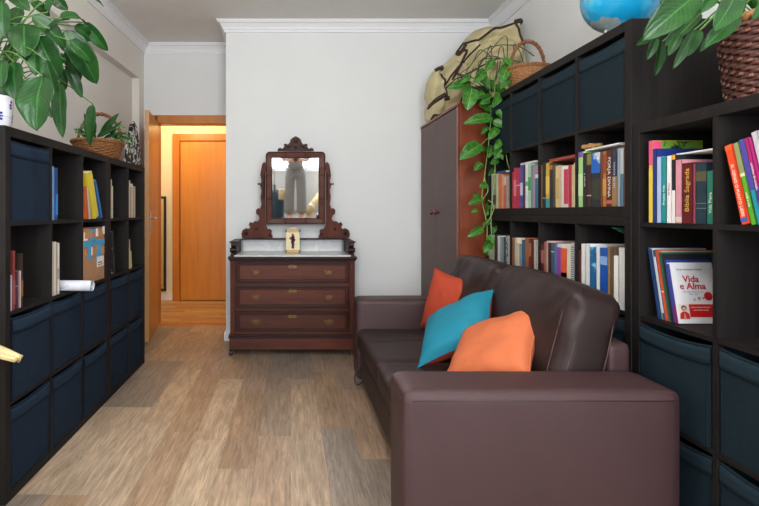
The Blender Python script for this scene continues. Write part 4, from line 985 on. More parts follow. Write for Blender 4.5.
def leaf(parent, px0, px1, D0, D1, wpx, m, arch=.12, face=None, curl=0, shape=(.62, .85), wav=.05, k=0):
    a = P(px0[0], px0[1], D0); b = P(px1[0], px1[1], D1); bm = B(); bm_keep = leaf_bm(bm, a, b, wpx*((D0+D1)/2)/F, arch, face or (random.uniform(-.35, .35), -1, random.uniform(.0, .6)), curl, shape, wav=wav, seed=random.random()*6)
    me = bpy.data.meshes.new('leaf'); bm.to_mesh(me); bm.free(); me.materials.append(m)
    for p in me.polygons: p.use_smooth = True
    o = bpy.data.objects.new('leaf', me); COL.objects.link(o); o.parent = parent; me.transform(MW[parent.name].inverted()); reg(o, parent, Matrix()); solid(o)
    return a
def depthL(px): return 2.10+max(0, px)/100*.42
# peace lily on the left shelving
pl = thing('peace_lily', 'large peace lily with drooping glossy leaves in white pot on left shelving', 'potted plant', (-1.24, 2.13, 1.47))
pc = Vector((-1.235, 2.12, 1.472))
bm = B(); lathe(bm, [(.0, 0), (.062, 0), (.066, .004), (.072, .06), (.078, .128), (.080, .134), (.076, .134), (.070, .06), (.06, .01), (0, .01)], 40, pc, cap=False); pot = obj('pot', bm, mat('#dfe2ec', .25, coat=.5, var=.02), pl, world=True, smooth=True)
bm = B(); lathe(bm, [(.0, .05), (.071, .05), (.0745, .128), (.079, .1345), (.081, .15), (.076, .152), (.072, .12), (0, .12)], 40, pc, cap=False); obj('inner_pot', bm, mat('#1f3a30', .4), pl, world=True, smooth=True)
bm = B(); lathe(bm, [(0, .141), (.073, .138)], 24, pc, cap=False); obj('soil', bm, SOIL, pl, world=True)
bm = B()
rr = random.Random(3)
for k in range(9):
    a0 = -1.9+k*.62; zc = .05+.05*(k % 2); R0 = .0745+.0045*(zc/.1)
    for q in range(6):
        a = a0+.10*math.cos(q*1.05)*rr.uniform(.3, 1); z = zc+.014*math.sin(q*1.05)
        R0 = .0662+.0118*(z/.128)+.0012
        p = pc+Vector((R0*math.cos(a), R0*math.sin(a), z)); nrm = Vector((math.cos(a), math.sin(a), 0))
        Mx = Matrix.Translation(p)@nrm.to_track_quat('Z', 'Y').to_matrix().to_4x4(); lathe(bm, [(0, -.001), (.004+.002*(q % 2), -.001), (.004, .0006), (0, .0008)], 8, M=Mx)
obj('painted_flower', bm, mat('#27307a', .3), pot, world=True)
LL = [((46, 60), (58, 92), 16, .1, 2.0, 2.05), ((20, 8), (10, 34), 13, .1, 2.2, 2.15), ((74, 26), (92, 40), 12, .1, 2.3, 2.4), ((26, 48), (40, 70), 13, .1, 2.15, 2.2), ((70, 48), (74, 74), 11, .1, 2.25, 2.3), ((2, 60), (2, 88), 14, .1, 1.98, 1.95), ((80, 62), (76, 90), 8, .08, 2.35, 2.35), ((50, -4), (68, 10), 10, .1, 2.3, 2.35), ((42, 76), (37, 131), 33, .10, 1.92, 1.90), ((60, 82), (63, 138), 14, .05, 2.1, 2.08), ((14, 62), (18, 101), 23, .1, 2.0, 2.0), ((24, 24), (25, 58), 26, .1, 2.1, 2.05), ((38, 36), (60, 79), 26, .1, 2.1, 2.15),
 ((32, 16), (66, 48), 15, .12, 2.1, 2.2), ((64, 30), (97, 84), 21, .12, 2.2, 2.35), ((60, 18), (86, 24), 11, .15, 2.2, 2.35), ((84, 22), (108, 51), 11, .08, 2.35, 2.45), ((67, 64), (82, 98), 10, .05, 2.3, 2.35), ((93, 104), (90, 146), 10, .06, 2.45, 2.5),
 ((35, 54), (36, 76), 11, .1, 2.1, 2.1), ((10, -6), (30, 11), 13, .1, 2.1, 2.1), ((48, 12), (57, -9), 8, .1, 2.2, 2.25), ((2, 2), (5, 38), 15, .1, 2.0, 2.0), ((77, -8), (104, 7), 9, .1, 2.3, 2.45), ((-14, 30), (-2, 78), 20, .1, 2.0, 2.0), ((66, 60), (52, 62), 12, .1, 2.2, 2.2),
 ((-8, -10), (-2, 30), 18, .1, 2.1, 2.1), ((30, 2), (50, 16), 10, .1, 2.3, 2.4), ((52, 62), (66, 90), 12, .08, 2.35, 2.4), ((56, 40), (78, 60), 12, .1, 2.4, 2.5), ((20, 40), (8, 66), 14, .1, 2.25, 2.2), ((70, 40), (92, 62), 14, .1, 2.15, 2.25), ((36, 90), (52, 118), 9, .05, 2.2, 2.2), ((50, 28), (70, 20), 9, .1, 2.1, 2.2)]
stems = B()
for (b0, t0, w, arch, D0, D1) in LL:
    a = leaf(pl, b0, t0, D0, D1, w*1.28, GREENL, arch, shape=(.5, .72))
    s = pc+Vector((random.uniform(-.04, .04), random.uniform(-.04, .04), .139)); mid = (s+a)/2+Vector((-.02, 0, .10+.1*abs(a.x-s.x)))
    tube(stems, bez([s, mid, a], 10), .0028, 7)
for k in range(16):
    s = pc+Vector((random.uniform(-.05, .05), random.uniform(-.05, .05), .139)); e = s+Vector((random.uniform(-.05, .22), random.uniform(-.05, .2), random.uniform(.1, .42))); tube(stems, bez([s, (s+e)/2+Vector((-.02, 0, .04)), e], 8), .0024, 6)
obj('stems', stems, STEM, pl, world=True, smooth=True)

def weave(bm, prof, rings, n, c, amp, r, twist=0):
    """prof(t)->(radius,z), horizontal strands that go over and under the stakes"""
    c = Vector(c); N = n*4
    for k in range(rings):
        t = (k+.5)/rings; R0, z = prof(t)
        pts = [c+Vector(((R0+amp*math.cos(n*a/2+k*PI))*math.cos(a), (R0+amp*math.cos(n*a/2+k*PI))*math.sin(a), z)) for a in [2*PI*i/N for i in range(N)]]
        tube(bm, pts, r, 6, closed=True)
    for j in range(n):
        a = 2*PI*(j+.5)/n; pts = []
        for k in range(rings+1):
            R0, z = prof(k/rings); pts.append(c+Vector((R0*math.cos(a), R0*math.sin(a), z)))
        tube(bm, pts, r*.9, 5)
    return bm
def braid(bm, c, R0, z, r, n=26):
    c = Vector(c); N = 160
    for ph in (0, PI):
        tube(bm, [c+Vector(((R0+r*.8*math.cos(n*a+ph))*math.cos(a), (R0+r*.8*math.cos(n*a+ph))*math.sin(a), z+r*.8*math.sin(n*a+ph))) for a in [2*PI*i/N for i in range(N)]], r, 6, closed=True)
def scalexy(bm, c, sx, sy):
    for v in bm.verts: v.co.x = c[0]+(v.co.x-c[0])*sx; v.co.y = c[1]+(v.co.y-c[1])*sy
    return bm
# handled basket planter on the left shelving
bp_ = Vector((-1.25, 3.32, 1.472))
bk = thing('basket_planter', 'low tan wicker basket with arched handle and small plants on left shelving', 'basket', tuple(bp_))
pf = lambda t: (.125+.035*t, .003+.10*t)
bm = B(); weave(bm, pf, 10, 26, bp_, .004, .0052); lathe(bm, [(0, .003), (.12, .003)], 24, bp_, cap=False); scalexy(bm, bp_, .95, 1.1); obj('basket_body', bm, WICK, bk, world=True, smooth=True)
bm = B(); braid(bm, bp_, .163, .106, .007); scalexy(bm, bp_, .95, 1.1); obj('rim', bm, WICK, bk, world=True, smooth=True)
bm = B()
for ph in (0, PI):
    tube(bm, [bp_+Vector((.145*math.cos(t)+.006*math.cos(8*t+ph)*0, .03+.008*math.cos(16*t+ph), .10+.20*math.sin(t)+.006*math.sin(16*t+ph))) for t in [PI*i/60 for i in range(61)]], .008, 7)
obj('handle', bm, WICKH, bk, world=True, smooth=True)
bm = B(); lathe(bm, [(0, .07), (.14, .07)], 24, bp_, cap=False); scalexy(bm, bp_, .95, 1.1); obj('soil', bm, SOIL, bk, world=True)
for b0, t0, w in (((100, 137), (119, 113), 8), ((97, 137), (121, 126), 7), ((96, 138), (84, 113), 7), ((88, 138), (78, 128), 5), ((104, 138), (126, 133), 5), ((112, 137), (134, 139), 4), ((110, 136), (122, 121), 5), ((92, 137), (96, 122), 6)):
    leaf(bk, b0, t0, 3.28, 3.24, w, GREENL, .06)
bm = B()
for b0, t0 in (((114, 139), (133, 138)), ((114, 140), (130, 146)), ((110, 138), (124, 128)), ((84, 138), (76, 132)), ((88, 138), (82, 126)), ((90, 138), (79, 136))):
    a = P(b0[0], b0[1], 3.28); e = P(t0[0], t0[1], 3.22); tube(bm, bez([a, (a+e)/2+Vector((0, 0, .03)), e], 6), .0016, 5)
    for q in range(9):
        c_ = a.lerp(e, .2+.8*q/8)+Vector((random.uniform(-.012, .012), random.uniform(-.01, .01), .024*math.sin(PI*q/8)+random.uniform(-.008, .008))); leaf_bm(bm, c_, c_+Vector((random.uniform(-.02, .025), random.uniform(-.015, .01), random.uniform(-.016, .02))), .014, n=4, m=2)
obj('sprigs', bm, STEM, bk, world=True)
# ironing board standing behind the far end of the left shelving
bd = thing('ironing_board', 'ironing board with black and white patterned cover standing behind the far left shelving', 'ironing board', (-1.27, 4.12, 0), (0, 0, math.radians(-9)))
def ib(w, z1):
    pts = [(-w, .02), (w, .02), (w, z1*.72)]
    for k in range(9): a = PI*k/8; pts.append((w*math.cos(a)*(1-.35*math.sin(a)), z1*.78+(z1*.22)*math.sin(a)))
    return pts+[(-w, z1*.72)]
def ibm(w, z1, xa, xb_, k=0):
    bm = prism(B(), ib(w, z1), xa, xb_)
    for v in bm.verts: v.co = Vector((-v.co.y, v.co.x, v.co.z))
    return bm
obj('padded_cover', ibm(.145, 1.86, -.012, .012), blotch('ink_pattern', '#111113', '#c9cccc', 34, .54), bd)
obj('metal_deck', ibm(.140, 1.84, .0125, .020), mat('#b9bcbc', .5), bd)
for s_ in (-1, 1):
    bm = B(); tube(bm, [(-.035, s_*.09, .01), (-.03, s_*.05, 1.45)], .009, 10); obj('leg', bm, mat('#b9bcbc', .4, metal=.5), bd, smooth=True)

# ---- big wicker planter on the near right unit
wp = Vector((1.575, 1.62, 1.474))
wk = thing('wicker_planter', 'dark brown wicker planter with a leafy plant on the right edge shelving', 'potted plant', tuple(wp))
pf = lambda t: (.140+.028*t**.8, .004+.255*t)
bmw = B(); weave(bmw, pf, 22, 34, wp, .0045, .0062)
bm = B(); lathe(bm, [(0, .003), (.130, .003), (.158, .25)], 30, wp, cap=False); obj('liner', bm, mat('#20120f', .8), wk, world=True)
bm = B(); braid(bm, wp, .169, .262, .009, 22); obj('rim', bm, mat('#9a6a38', .6, var=.2), wk, world=True, smooth=True)
bm = B(); lathe(bm, [(0, .225), (.155, .225)], 30, wp, cap=False); obj('soil', bm, SOIL, wk, world=True)
bm = bmw; nf = len(bm.faces); rr = random.Random(5)
for k in range(22):
    for j in range(34):
        if (j+k) % 4 == 0:
            t = (k+.5)/22; R0, z = pf(t); a = 2*PI*(j+.5)/34; p = wp+Vector(((R0+.0085)*math.cos(a), (R0+.0085)*math.sin(a), z))
            Mx = Matrix.Translation(p)@Matrix.Rotation(a, 4, 'Z'); box(bm, -.0012, .0012, -.0065, .0065, -.0042, .0042, M=Mx)
bm.faces.ensure_lookup_table()
for f in bm.faces[nf:]: f.material_index = 1
obj('basket_body', bm, [WICKD, mat('#7c5044', .45, var=.3)], wk, world=True, angle=60)  # second, paler colour paints highlights onto the weave
RL = [((697, -6), (642, 41), 27, 1.60, 1.62, .14), ((700, 12), (664, 47), 13, 1.66, 1.68, .1), ((662, 42), (655, 76), 9, 1.72, 1.74, .06), ((694, 30), (673, 69), 9, 1.62, 1.64, .08), ((736, -8), (713, 31), 22, 1.38, 1.36, .1), ((738, 14), (704, 47), 15, 1.42, 1.40, .1),
 ((772, -6), (751, 20), 13, 1.36, 1.34, .1), ((654, 34), (636, 45), 7, 1.7, 1.72, .05), ((657, 38), (647, 60), 7, 1.7, 1.72, .05), ((716, -10), (700, 13), 11, 1.55, 1.55, .1), ((680, 34), (668, 56), 8, 1.6, 1.62, .05), ((700, 30), (688, 56), 9, 1.5, 1.5, .05), ((690, -20), (660, 4), 16, 1.7, 1.72, .1), ((760, -20), (728, -2), 18, 1.5, 1.5, .1), ((720, 26), (700, 52), 8, 1.48, 1.48, .05)]
stems = B()
for (b0, t0, w, D0, D1, arch) in RL:
    a = leaf(wk, b0, t0, D0, D1, w*1.28, GREENR, arch, shape=(.5, .75))
    s = wp+Vector((random.uniform(-.08, .04), random.uniform(-.08, .06), .225)); mid = (s+a)/2+Vector((.02, 0, .12)); tube(stems, bez([s, mid, a], 10), .0028, 7)
obj('stems', stems, STEM, wk, world=True, smooth=True)
# leaves standing up out of the pot (above the frame) so the plant is whole
for k in range(10):
    a = wp+Vector((random.uniform(-.08, .08), random.uniform(-.1, .1), .32+.02*k)); e = a+Vector((random.uniform(-.2, .1), random.uniform(-.2, .25), random.uniform(.08, .2)))
    bm = leaf_bm(B(), a, e, .09, .15, (0, 0, 1)); o = obj('leaf', bm, GREENR, wk, world=True, smooth=True); solid(o)

# ---- round handled basket on top of the upper tier
hb = Vector((1.485, 3.20, HU+.003))
hk = thing('handled_basket', 'round tan wicker basket with tall hoop handle on top of far right shelving', 'basket', tuple(hb))
pf = lambda t: (.085+.045*t**.7, .004+.135*t)
bm = B(); weave(bm, pf, 16, 30, hb, .0035, .0045); lathe(bm, [(0, .003), (.085, .003)], 24, hb, cap=False); obj('basket_body', bm, mat('#9a6a42', .6, var=.25, vs=50), hk, world=True, smooth=True)
bm = B(); braid(bm, hb, .131, .142, .007, 20); obj('rim', bm, mat('#8a5a38', .6, var=.25, vs=50), hk, world=True, smooth=True)
bm = B()
for ph in (0, PI): tube(bm, [hb+Vector((.105*math.cos(t), .006*math.cos(14*t+ph), .135+.185*math.sin(t)**.85+.005*math.sin(14*t+ph))) for t in [PI*i/60 for i in range(61)]], .0085, 7)
obj('handle', bm, WICKH, hk, world=True, smooth=True)

# ---- globe
gl = thing('globe', 'blue desk globe on top of the right shelving, above the fabric bins', 'globe', (1.47, 2.27, HU))
gc = Vector((1.465, 2.27, HU+.21)); GR = .158
def globemat():
    m, nt, b, N, L = nmat('globe_map'); tc = N.new('ShaderNodeTexCoord'); w = N.new('ShaderNodeTexNoise'); w.inputs['Scale'].default_value = 6.5; w.inputs['Detail'].default_value = 6; L.new(tc.outputs['Object'], w.inputs[0])
    r = N.new('ShaderNodeValToRGB'); e = r.color_ramp.elements; e[0].position = 0; e[0].color = hx('#0d86b8'); e[1].position = 1; e[1].color = hx('#8a7f55')
    for p, c_ in ((.50, '#128cbc'), (.625, '#3aa6cc'), (.63, '#a3945c'), (.68, '#6c9a5a'), (.74, '#b98a4e')): q = e.new(p); q.color = hx(c_)
    L.new(w.outputs[0], r.inputs[0])
    sx = N.new('ShaderNodeSeparateXYZ'); L.new(tc.outputs['Object'], sx.inputs[0]); lt = N.new('ShaderNodeMath'); lt.operation = 'ADD'; L.new(sx.outputs[2], lt.inputs[0]); n2 = N.new('ShaderNodeMath'); n2.operation = 'MULTIPLY'; n2.inputs[1].default_value = .04; L.new(w.outputs[0], n2.inputs[0]); L.new(n2.outputs[0], lt.inputs[1])
    l2 = N.new('ShaderNodeMath'); l2.operation = 'LESS_THAN'; L.new(lt.outputs[0], l2.inputs[0]); l2.inputs[1].default_value = .0
    mx = N.new('ShaderNodeMix'); mx.data_type = 'RGBA'; L.new(l2.outputs[0], mx.inputs[0]); L.new(r.outputs[0], mx.inputs[6]); mx.inputs[7].default_value = hx('#1791c2')
    L.new(r.outputs[0], b.inputs['Base Color']); b.inputs['Roughness'].default_value = .25; b.inputs['Coat Weight'].default_value = .4; return m
ax = Matrix.Translation(gc)@Matrix.Rotation(math.radians(23), 4, 'Y')
bm = B(); bmesh.ops.create_uvsphere(bm, u_segments=64, v_segments=32, radius=GR)
for v in bm.verts: v.co = ax@v.co
obj('ball', bm, globemat(), gl, world=True, smooth=True)
bm = B(); rg = []
for i in range(13):
    rg.append([])
    for k in range(96):
        a = 2*PI*k/96; th = (i/12)*(.46+.05*math.sin(3*a+1)+.03*math.sin(7*a)+.012*math.sin(17*a)); r_ = GR+.0012
        rg[-1].append(bm.verts.new(ax@Vector((r_*math.sin(th)*math.cos(a), r_*math.sin(th)*math.sin(a), -r_*math.cos(th)))))
for A, C in zip(rg, rg[1:]):
    for k in range(96): bm.faces.new((A[k], A[(k+1) % 96], C[(k+1) % 96], C[k]))
bmesh.ops.remove_doubles(bm, verts=bm.verts[:], dist=1e-6)
obj('polar_cap', bm, mat('#7f8e8e', .4, var=.15, vs=40), gl, world=True, smooth=True)
bm = B()
tube(bm, [ax@Vector(((GR+.012)*math.cos(t), 0, (GR+.012)*math.sin(t))) for t in [-PI/2+PI*i/40 for i in range(41)]], .0035, 8)
for s in (-1, 1): cyl(bm, ax@Vector((0, 0, s*GR)), ax@Vector((0, 0, s*(GR+.016))), .005, 12)
obj('meridian', bm, mat('#c8cacc', .3, metal=.6), gl, world=True, smooth=True)
bm = B(); lathe(bm, [(0, .002), (.075, .002), (.076, .008), (.05, .014), (.022, .022), (.02, .044), (0, .045)], 40, (1.47-.02, 2.27, HU)); obj('base', bm, mat('#c9d2de', .3), gl, world=True, smooth=True)

# ---- pothos with trailing vines on the wardrobe corner
pp = Vector((1.33, 3.60, WH+.022))
po = thing('trailing_pothos', 'trailing pothos hanging down between wardrobe and right shelves from a dark pot', 'potted plant', tuple(pp))
bm = B(); lathe(bm, [(0, 0), (.06, 0), (.08, .11), (.086, .11), (.086, .125), (.078, .125), (.072, .10), (0, .10)], 32, pp, cap=False); obj('pot', bm, mat('#2f3a2c', .5), po, world=True, smooth=True)
bm = B(); lathe(bm, [(0, .112), (.074, .11)], 24, pp, cap=False); obj('soil', bm, SOIL, po, world=True)
PLF = [((471, 84), (447, 88), 12), ((472, 88), (467, 111), 17), ((485, 70), (473, 83), 11), ((509, 64), (500, 85), 13), ((509, 76), (500, 89), 10), ((493, 118), (463, 124), 13), ((489, 126), (481, 135), 7), ((481, 144), (459, 160), 17), ((493, 121), (508, 128), 9), ((491, 133), (493, 142), 7),
 ((482, 163), (474, 171), 8), ((488, 185), (479, 187), 8), ((478, 193), (473, 197), 5), ((483, 199), (468, 205), 9), ((478, 211), (471, 212), 6), ((490, 203), (486, 216), 9), ((490, 221), (482, 225), 6), ((483, 228), (467, 237), 9), ((494, 225), (493, 234), 7), ((508, 171), (504, 185), 8),
 ((490, 241), (483, 253), 10), ((504, 147), (494, 159), 12), ((492, 145), (488, 158), 9), ((498, 159), (490, 164), 8), ((480, 100), (488, 112), 10), ((492, 96), (480, 104), 11), ((500, 92), (492, 108), 10), ((488, 80), (498, 96), 11), ((478, 76), (490, 90), 11), ((494, 60), (484, 72), 9), ((503, 58), (512, 70), 10),
 ((487, 104), (495, 118), 9), ((498, 128), (488, 140), 10), ((502, 140), (494, 150), 8), ((484, 92), (474, 100), 9), ((496, 150), (503, 160), 8), ((495, 168), (488, 176), 6), ((497, 110), (504, 120), 8), ((487, 236), (494, 246), 8), ((485, 248), (490, 257), 8), ((470, 76), (460, 84), 8), ((496, 84), (506, 98), 9), ((490, 150), (480, 152), 7)]
for i, (b0, t0, w) in enumerate(PLF):
    D = 3.40-.10*(i % 3)-.0*random.random() if b0[1] > 110 else 3.42-.05*(i % 3)
    if b0[0] < 484 and b0[1] > 110: D = min(D, 3.34)
    if b0[0] > 496: D = min(D, 3.2)
    leaf(po, b0, t0, D, D-.02, w, GREENP, .1, shape=(.45, .8))
bm = B()
top = P(492, 86, 3.40)
for pts in ([(492, 92, 3.47), (490, 72, 3.40), (497, 85, 3.34), (505, 110, 3.22), (504, 130, 3.20), (507, 160, 3.17), (511, 172, 3.17)], [(491, 92, 3.47), (489, 78, 3.40), (491, 110, 3.36), (489, 140, 3.34), (484, 180, 3.32), (482, 200, 3.32), (487, 225, 3.3), (486, 247, 3.3)],
            [(493, 92, 3.46), (495, 82, 3.38), (494, 120, 3.34), (495, 170, 3.3), (491, 215, 3.3), (493, 250, 3.3)], [(488, 92, 3.47), (482, 80, 3.42), (472, 86, 3.40)], [(493, 118, 3.32), (489, 122, 3.3)], [(493, 135, 3.33), (486, 140, 3.32), (480, 146, 3.3)], [(484, 178, 3.32), (488, 190, 3.3), (483, 199, 3.3)], [(495, 140, 3.3), (500, 150, 3.25), (497, 160, 3.25)],
            [(488, 200, 3.3), (494, 206, 3.28), (490, 218, 3.28), (482, 229, 3.3)], [(497, 78, 3.4), (510, 64, 3.36)], [(492, 110, 3.34), (500, 118, 3.3), (494, 134, 3.3)]):
    tube(bm, bez([P(*q) for q in pts], 8), .0032, 7)
obj('vines', bm, VINE, po, world=True, smooth=True)
bm = B()
for pts in ([(488, 92), (458, 79), (470, 66), (484, 50), (502, 45), (520, 47), (534, 56)], [(490, 92), (466, 78), (474, 60), (480, 50), (488, 54), (494, 62)], [(492, 92), (478, 72), (490, 52), (506, 36), (507, 62)], [(491, 92), (486, 70), (487, 54), (491, 46), (492, 66)], [(493, 92), (497, 70), (499, 50), (503, 48), (505, 66)],
            [(494, 92), (512, 62), (514, 44), (520, 52), (524, 64)], [(488, 92), (470, 76), (459, 76)], [(492, 92), (478, 64), (496, 58), (520, 62)], [(490, 90), (476, 68), (470, 76), (466, 84)], [(493, 90), (500, 60), (484, 58), (476, 74)]):
    tube(bm, bez([P(q[0], q[1], 3.46-.02*i) for i, q in enumerate(pts)], 8), .0034, 6)
obj('wiry_stems', bm, STEMD, po, world=True, smooth=True)

# ---- canvas bag on top of the wardrobe
bg = thing('canvas_bag', 'large cream canvas bag with dark brown trim slumped on top of the wardrobe', 'bag', (1.42, 3.95, WH+.02))
outline = [(425, 122), (424, 110), (427, 104), (424, 98), (426, 84), (432, 72), (442, 66), (449, 60), (455, 53), (460, 46), (466, 38), (474, 31), (485, 27), (495, 27), (506, 25), (518, 21), (521, 34), (523, 48), (526, 62), (526, 84), (520, 100), (500, 116), (470, 118), (450, 120)]
def bagD(x): return 4.24-(x-424)/100*.42
CREASE = [(430, 104, 442, 72, -.05, 3), (442, 72, 456, 54, -.05, 3), (443, 112, 444, 88, -.05, 3), (444, 88, 470, 66, -.055, 3.5), (470, 66, 505, 56, -.06, 4), (458, 62, 480, 44, -.045, 3), (480, 44, 508, 36, -.04, 3), (460, 110, 462, 80, -.05, 3),
    (462, 80, 490, 74, -.05, 4), (490, 74, 520, 66, -.05, 4), (436, 96, 440, 84, .035, 3), (452, 100, 452, 84, .04, 4), (474, 76, 500, 66, .04, 4), (476, 58, 505, 48, .05, 5), (466, 56, 486, 36, .035, 4), (434, 118, 445, 104, .03, 4), (480, 100, 490, 84, .04, 5)]
def bag():
    xs = [p[0] for p in outline]; ys = [p[1] for p in outline]
    def inside(x, y):
        c = False
        for (xa, ya), (xb, yb_) in zip(outline, outline[1:]+outline[:1]):
            if (ya > y) != (yb_ > y) and x < (xb-xa)*(y-ya)/(yb_-ya)+xa: c = not c
        return c
    def dist(x, y):
        m_ = 1e9
        for (xa, ya), (xb, yb_) in zip(outline, outline[1:]+outline[:1]):
            dx, dy = xb-xa, yb_-ya; t = max(0, min(1, ((x-xa)*dx+(y-ya)*dy)/(dx*dx+dy*dy+1e-9))); m_ = min(m_, math.hypot(x-xa-t*dx, y-ya-t*dy))
        return m_
    cx, cy = 478, 78; bm = B(); NR, NA = 44, 160
    # polar sampling from the centre to the outline
    def rim(a):
        best = None
        for (xa, ya), (xb, yb_) in zip(outline, outline[1:]+outline[:1]):
            ca, sa = math.cos(a), math.sin(a); dx, dy = xb-xa, yb_-ya; den = ca*dy-sa*dx
            if abs(den) < 1e-9: continue
            t = ((xa-cx)*dy-(ya-cy)*dx)/den; s = ((xa-cx)*sa-(ya-cy)*ca)/den
            if t > 0 and -1e-6 <= s <= 1+1e-6 and (best is None or t > best): best = t
        return best or 30
    def surf(x, y, sgn):
        d = dist(x, y); th = .14*min(1, d/26)**.5
        fo = .045*noise.noise(Vector((x*.045, y*.06, 3.1*sgn)))+.030*math.sin((x*.6+y)*.16+2*noise.noise(Vector((x*.03, y*.03, 0))))+.026*noise.noise(Vector((x*.12, y*.14, 9)))
        for (xa, ya, xb, yb_, dp, wd_) in CREASE:
            dx, dy = xb-xa, yb_-ya; t = max(0, min(1, ((x-xa)*dx+(y-ya)*dy)/(dx*dx+dy*dy))); dd_ = math.hypot(x-xa-t*dx, y-ya-t*dy); fo += dp*math.exp(-(dd_/wd_)**2)
        fo *= min(1, d/5)
        p = P(x, y, bagD(x)); p.y += -sgn*(th+fo*1.0); p.x += sgn*0; return p
    for sgn in (1, -1):
        rings = []
        for i in range(NR+1):
            f = i/NR; rings.append([])
            for j in range(NA):
                a = 2*PI*j/NA; r = rim(a)*f*(.9999); x, y = cx+r*math.cos(a), cy+r*math.sin(a); rings[-1].append(bm.verts.new(surf(x, y, sgn)))
        for A, C in zip(rings, rings[1:]):
            for j in range(NA): bm.faces.new((A[j], A[(j+1) % NA], C[(j+1) % NA], C[j]))
    bmesh.ops.remove_doubles(bm, verts=bm.verts[:], dist=2e-4)
    for v in bm.verts: v.co.x = min(v.co.x, 1.765)
    for v in bm.verts:
        if v.co.z < WH+.0215: v.co.z = WH+.0215
    return bm, surf
bm, surf = bag(); obj('body', bm, CANVAS, bg, world=True, smooth=True)
bm = B()
def trim(pts, r=.006, off=.004):
    r *= 1.35
    q = []
    for i in range(len(pts)-1):
        for k in range(6): t = k/6; q.append((pts[i][0]*(1-t)+pts[i+1][0]*t, pts[i][1]*(1-t)+pts[i+1][1]*t))
    q.append(pts[-1]); o_ = []
    for x, y in q: p = surf(x, y, 1); p.y -= off; p.x = min(p.x, 1.755); p.z = max(p.z, WH+.03); o_.append(p)
    tube(bm, o_, r, 7)
trim([(518, 24), (504, 29), (490, 33), (480, 40), (472, 46), (462, 45), (456, 53)], .007); trim([(516, 23), (511, 26), (512, 30), (517, 36), (520, 48)], .006); trim([(512, 25), (518, 24)], .016)
trim([(456, 53), (463, 54), (462, 60), (455, 72), (450, 82)], .007); trim([(463, 48), (458, 56), (456, 54)], .012); trim([(442, 68), (437, 70), (434, 72)], .012); trim([(442, 68), (441, 78), (442, 88), (450, 76), (458, 66)], .006)
trim([(442, 88), (443, 98), (443, 103)], .006); trim([(452, 76), (460, 76), (460, 90), (460, 104)], .006); trim([(426, 110), (434, 103), (441, 99), (441, 97)], .008); trim([(427, 107), (433, 101), (440, 97)], .005); trim([(430, 120), (431, 117), (436, 117), (441, 115)], .006); trim([(444, 90), (452, 82), (470, 74), (488, 66)], .005)
trim([(460, 66), (466, 58), (474, 50)], .005); trim([(440, 102), (445, 101)], .012)
obj('trim_tape', bm, TRIMB, bg, world=True, smooth=True)

# ---------------------------------------------------------------- just left of the frame: low side table with a cream cloth
tb = thing('side_table', 'small dark side table just beyond the left photo edge, under the cream cloth', 'side table', (-1.24, 1.62, 0))
tz = .705
obj('table_top', box(B(), -1.47, -1.0, 1.30, 1.72, tz-.02, tz, .004), KAL, tb, world=True)
for x in (-1.45, -1.05):
    for y in (1.32, 1.67): obj('leg', box(B(), x, x+.03, y, y+.03, 0, tz-.0205, .002), KAL, tb, world=True)
cl = thing('folded_cloth', 'cream cloth corner jutting in at the left photo edge', 'cloth', (-1.1, 1.65, tz))
bm = B(); n = 20
def cloth(u, v):
    x = -1.25+u*.425; y = 1.53+v*.16*(1-.75*max(0, u-.45)/.55)
    z = tz+.006+.006*math.sin(v*6+u*3) if x < -1.02 else None
    w = max(0, (u-.60)/.40)
    zz = tz+.008+.010*math.sin(v*PI)*(1-w)-.030*w**1.4+.006*math.sin(v*9)*w
    return Vector((x, y, zz))
g_ = [[bm.verts.new(cloth(i/n, j/n)) for j in range(n+1)] for i in range(n+1)]
for i in range(n):
    for j in range(n): bm.faces.new((g_[i][j], g_[i+1][j], g_[i+1][j+1], g_[i][j+1]))
o = obj('cloth_panel', bm, mat('#cdbb8c', .75, var=.12, vs=18), cl, world=True, smooth=True); solid(o, .004)
bm = B(); tube(bm, [cloth(i/n, 0) for i in range(n+1)], .004, 7); tube(bm, [cloth(i/n, 1) for i in range(n+1)], .004, 7); tube(bm, [cloth(1, i/n) for i in range(n+1)], .004, 7); obj('hem', bm, mat('#a8925e', .75), cl, world=True, smooth=True)

# ---------------------------------------------------------------- things seen only in the mirror
# photographer standing behind the camera
def skin_mesh(name, verts, edges, radii, m, parent=None, sub=2, root=0):
    me = bpy.data.meshes.new(name); me.from_pydata([Vector(v) for v in verts], edges, []); o = bpy.data.objects.new(name, me); COL.objects.link(o); me.materials.append(m)
    if parent: o.parent = parent; me.transform(MW[parent.name].inverted())
    reg(o, parent, Matrix())
    md = o.modifiers.new('skin', 'SKIN'); md.use_smooth_shade = True
    lay = me.skin_vertices[0].data if me.skin_vertices else None
    if lay is None:
        bm = bmesh.new(); bm.from_mesh(me); bm.verts.layers.skin.verify(); bm.to_mesh(me); bm.free(); lay = me.skin_vertices[0].data
    for i, r in enumerate(radii): lay[i].radius = r if isinstance(r, tuple) else (r, r); lay[i].use_root = (i == root)
    s = o.modifiers.new('sub', 'SUBSURF'); s.levels = sub; s.render_levels = sub
    return o
PX, PY = .085, -.34
ps = thing('person', 'person in grey trousers and loose grey top holding a camera, seen in the mirror', 'person', (PX, PY, 0))
SK = mat('#c98f74', .55, var=.04, name='skin')
V = []; E = []; Rr = []
def av(x, y, z, r, to=None):
    V.append((PX+x, PY+y, z)); Rr.append(r); 
    if to is not None: E.append((to, len(V)-1))
    return len(V)-1
pel = av(0, 0, .93, (.135, .10)); wa = av(0, 0, 1.05, (.115, .085), pel); ch = av(0, 0, 1.24, (.135, .095), wa); sh_ = av(0, -.005, 1.36, (.10, .07), ch); nk = av(0, 0, 1.44, .048, sh_)
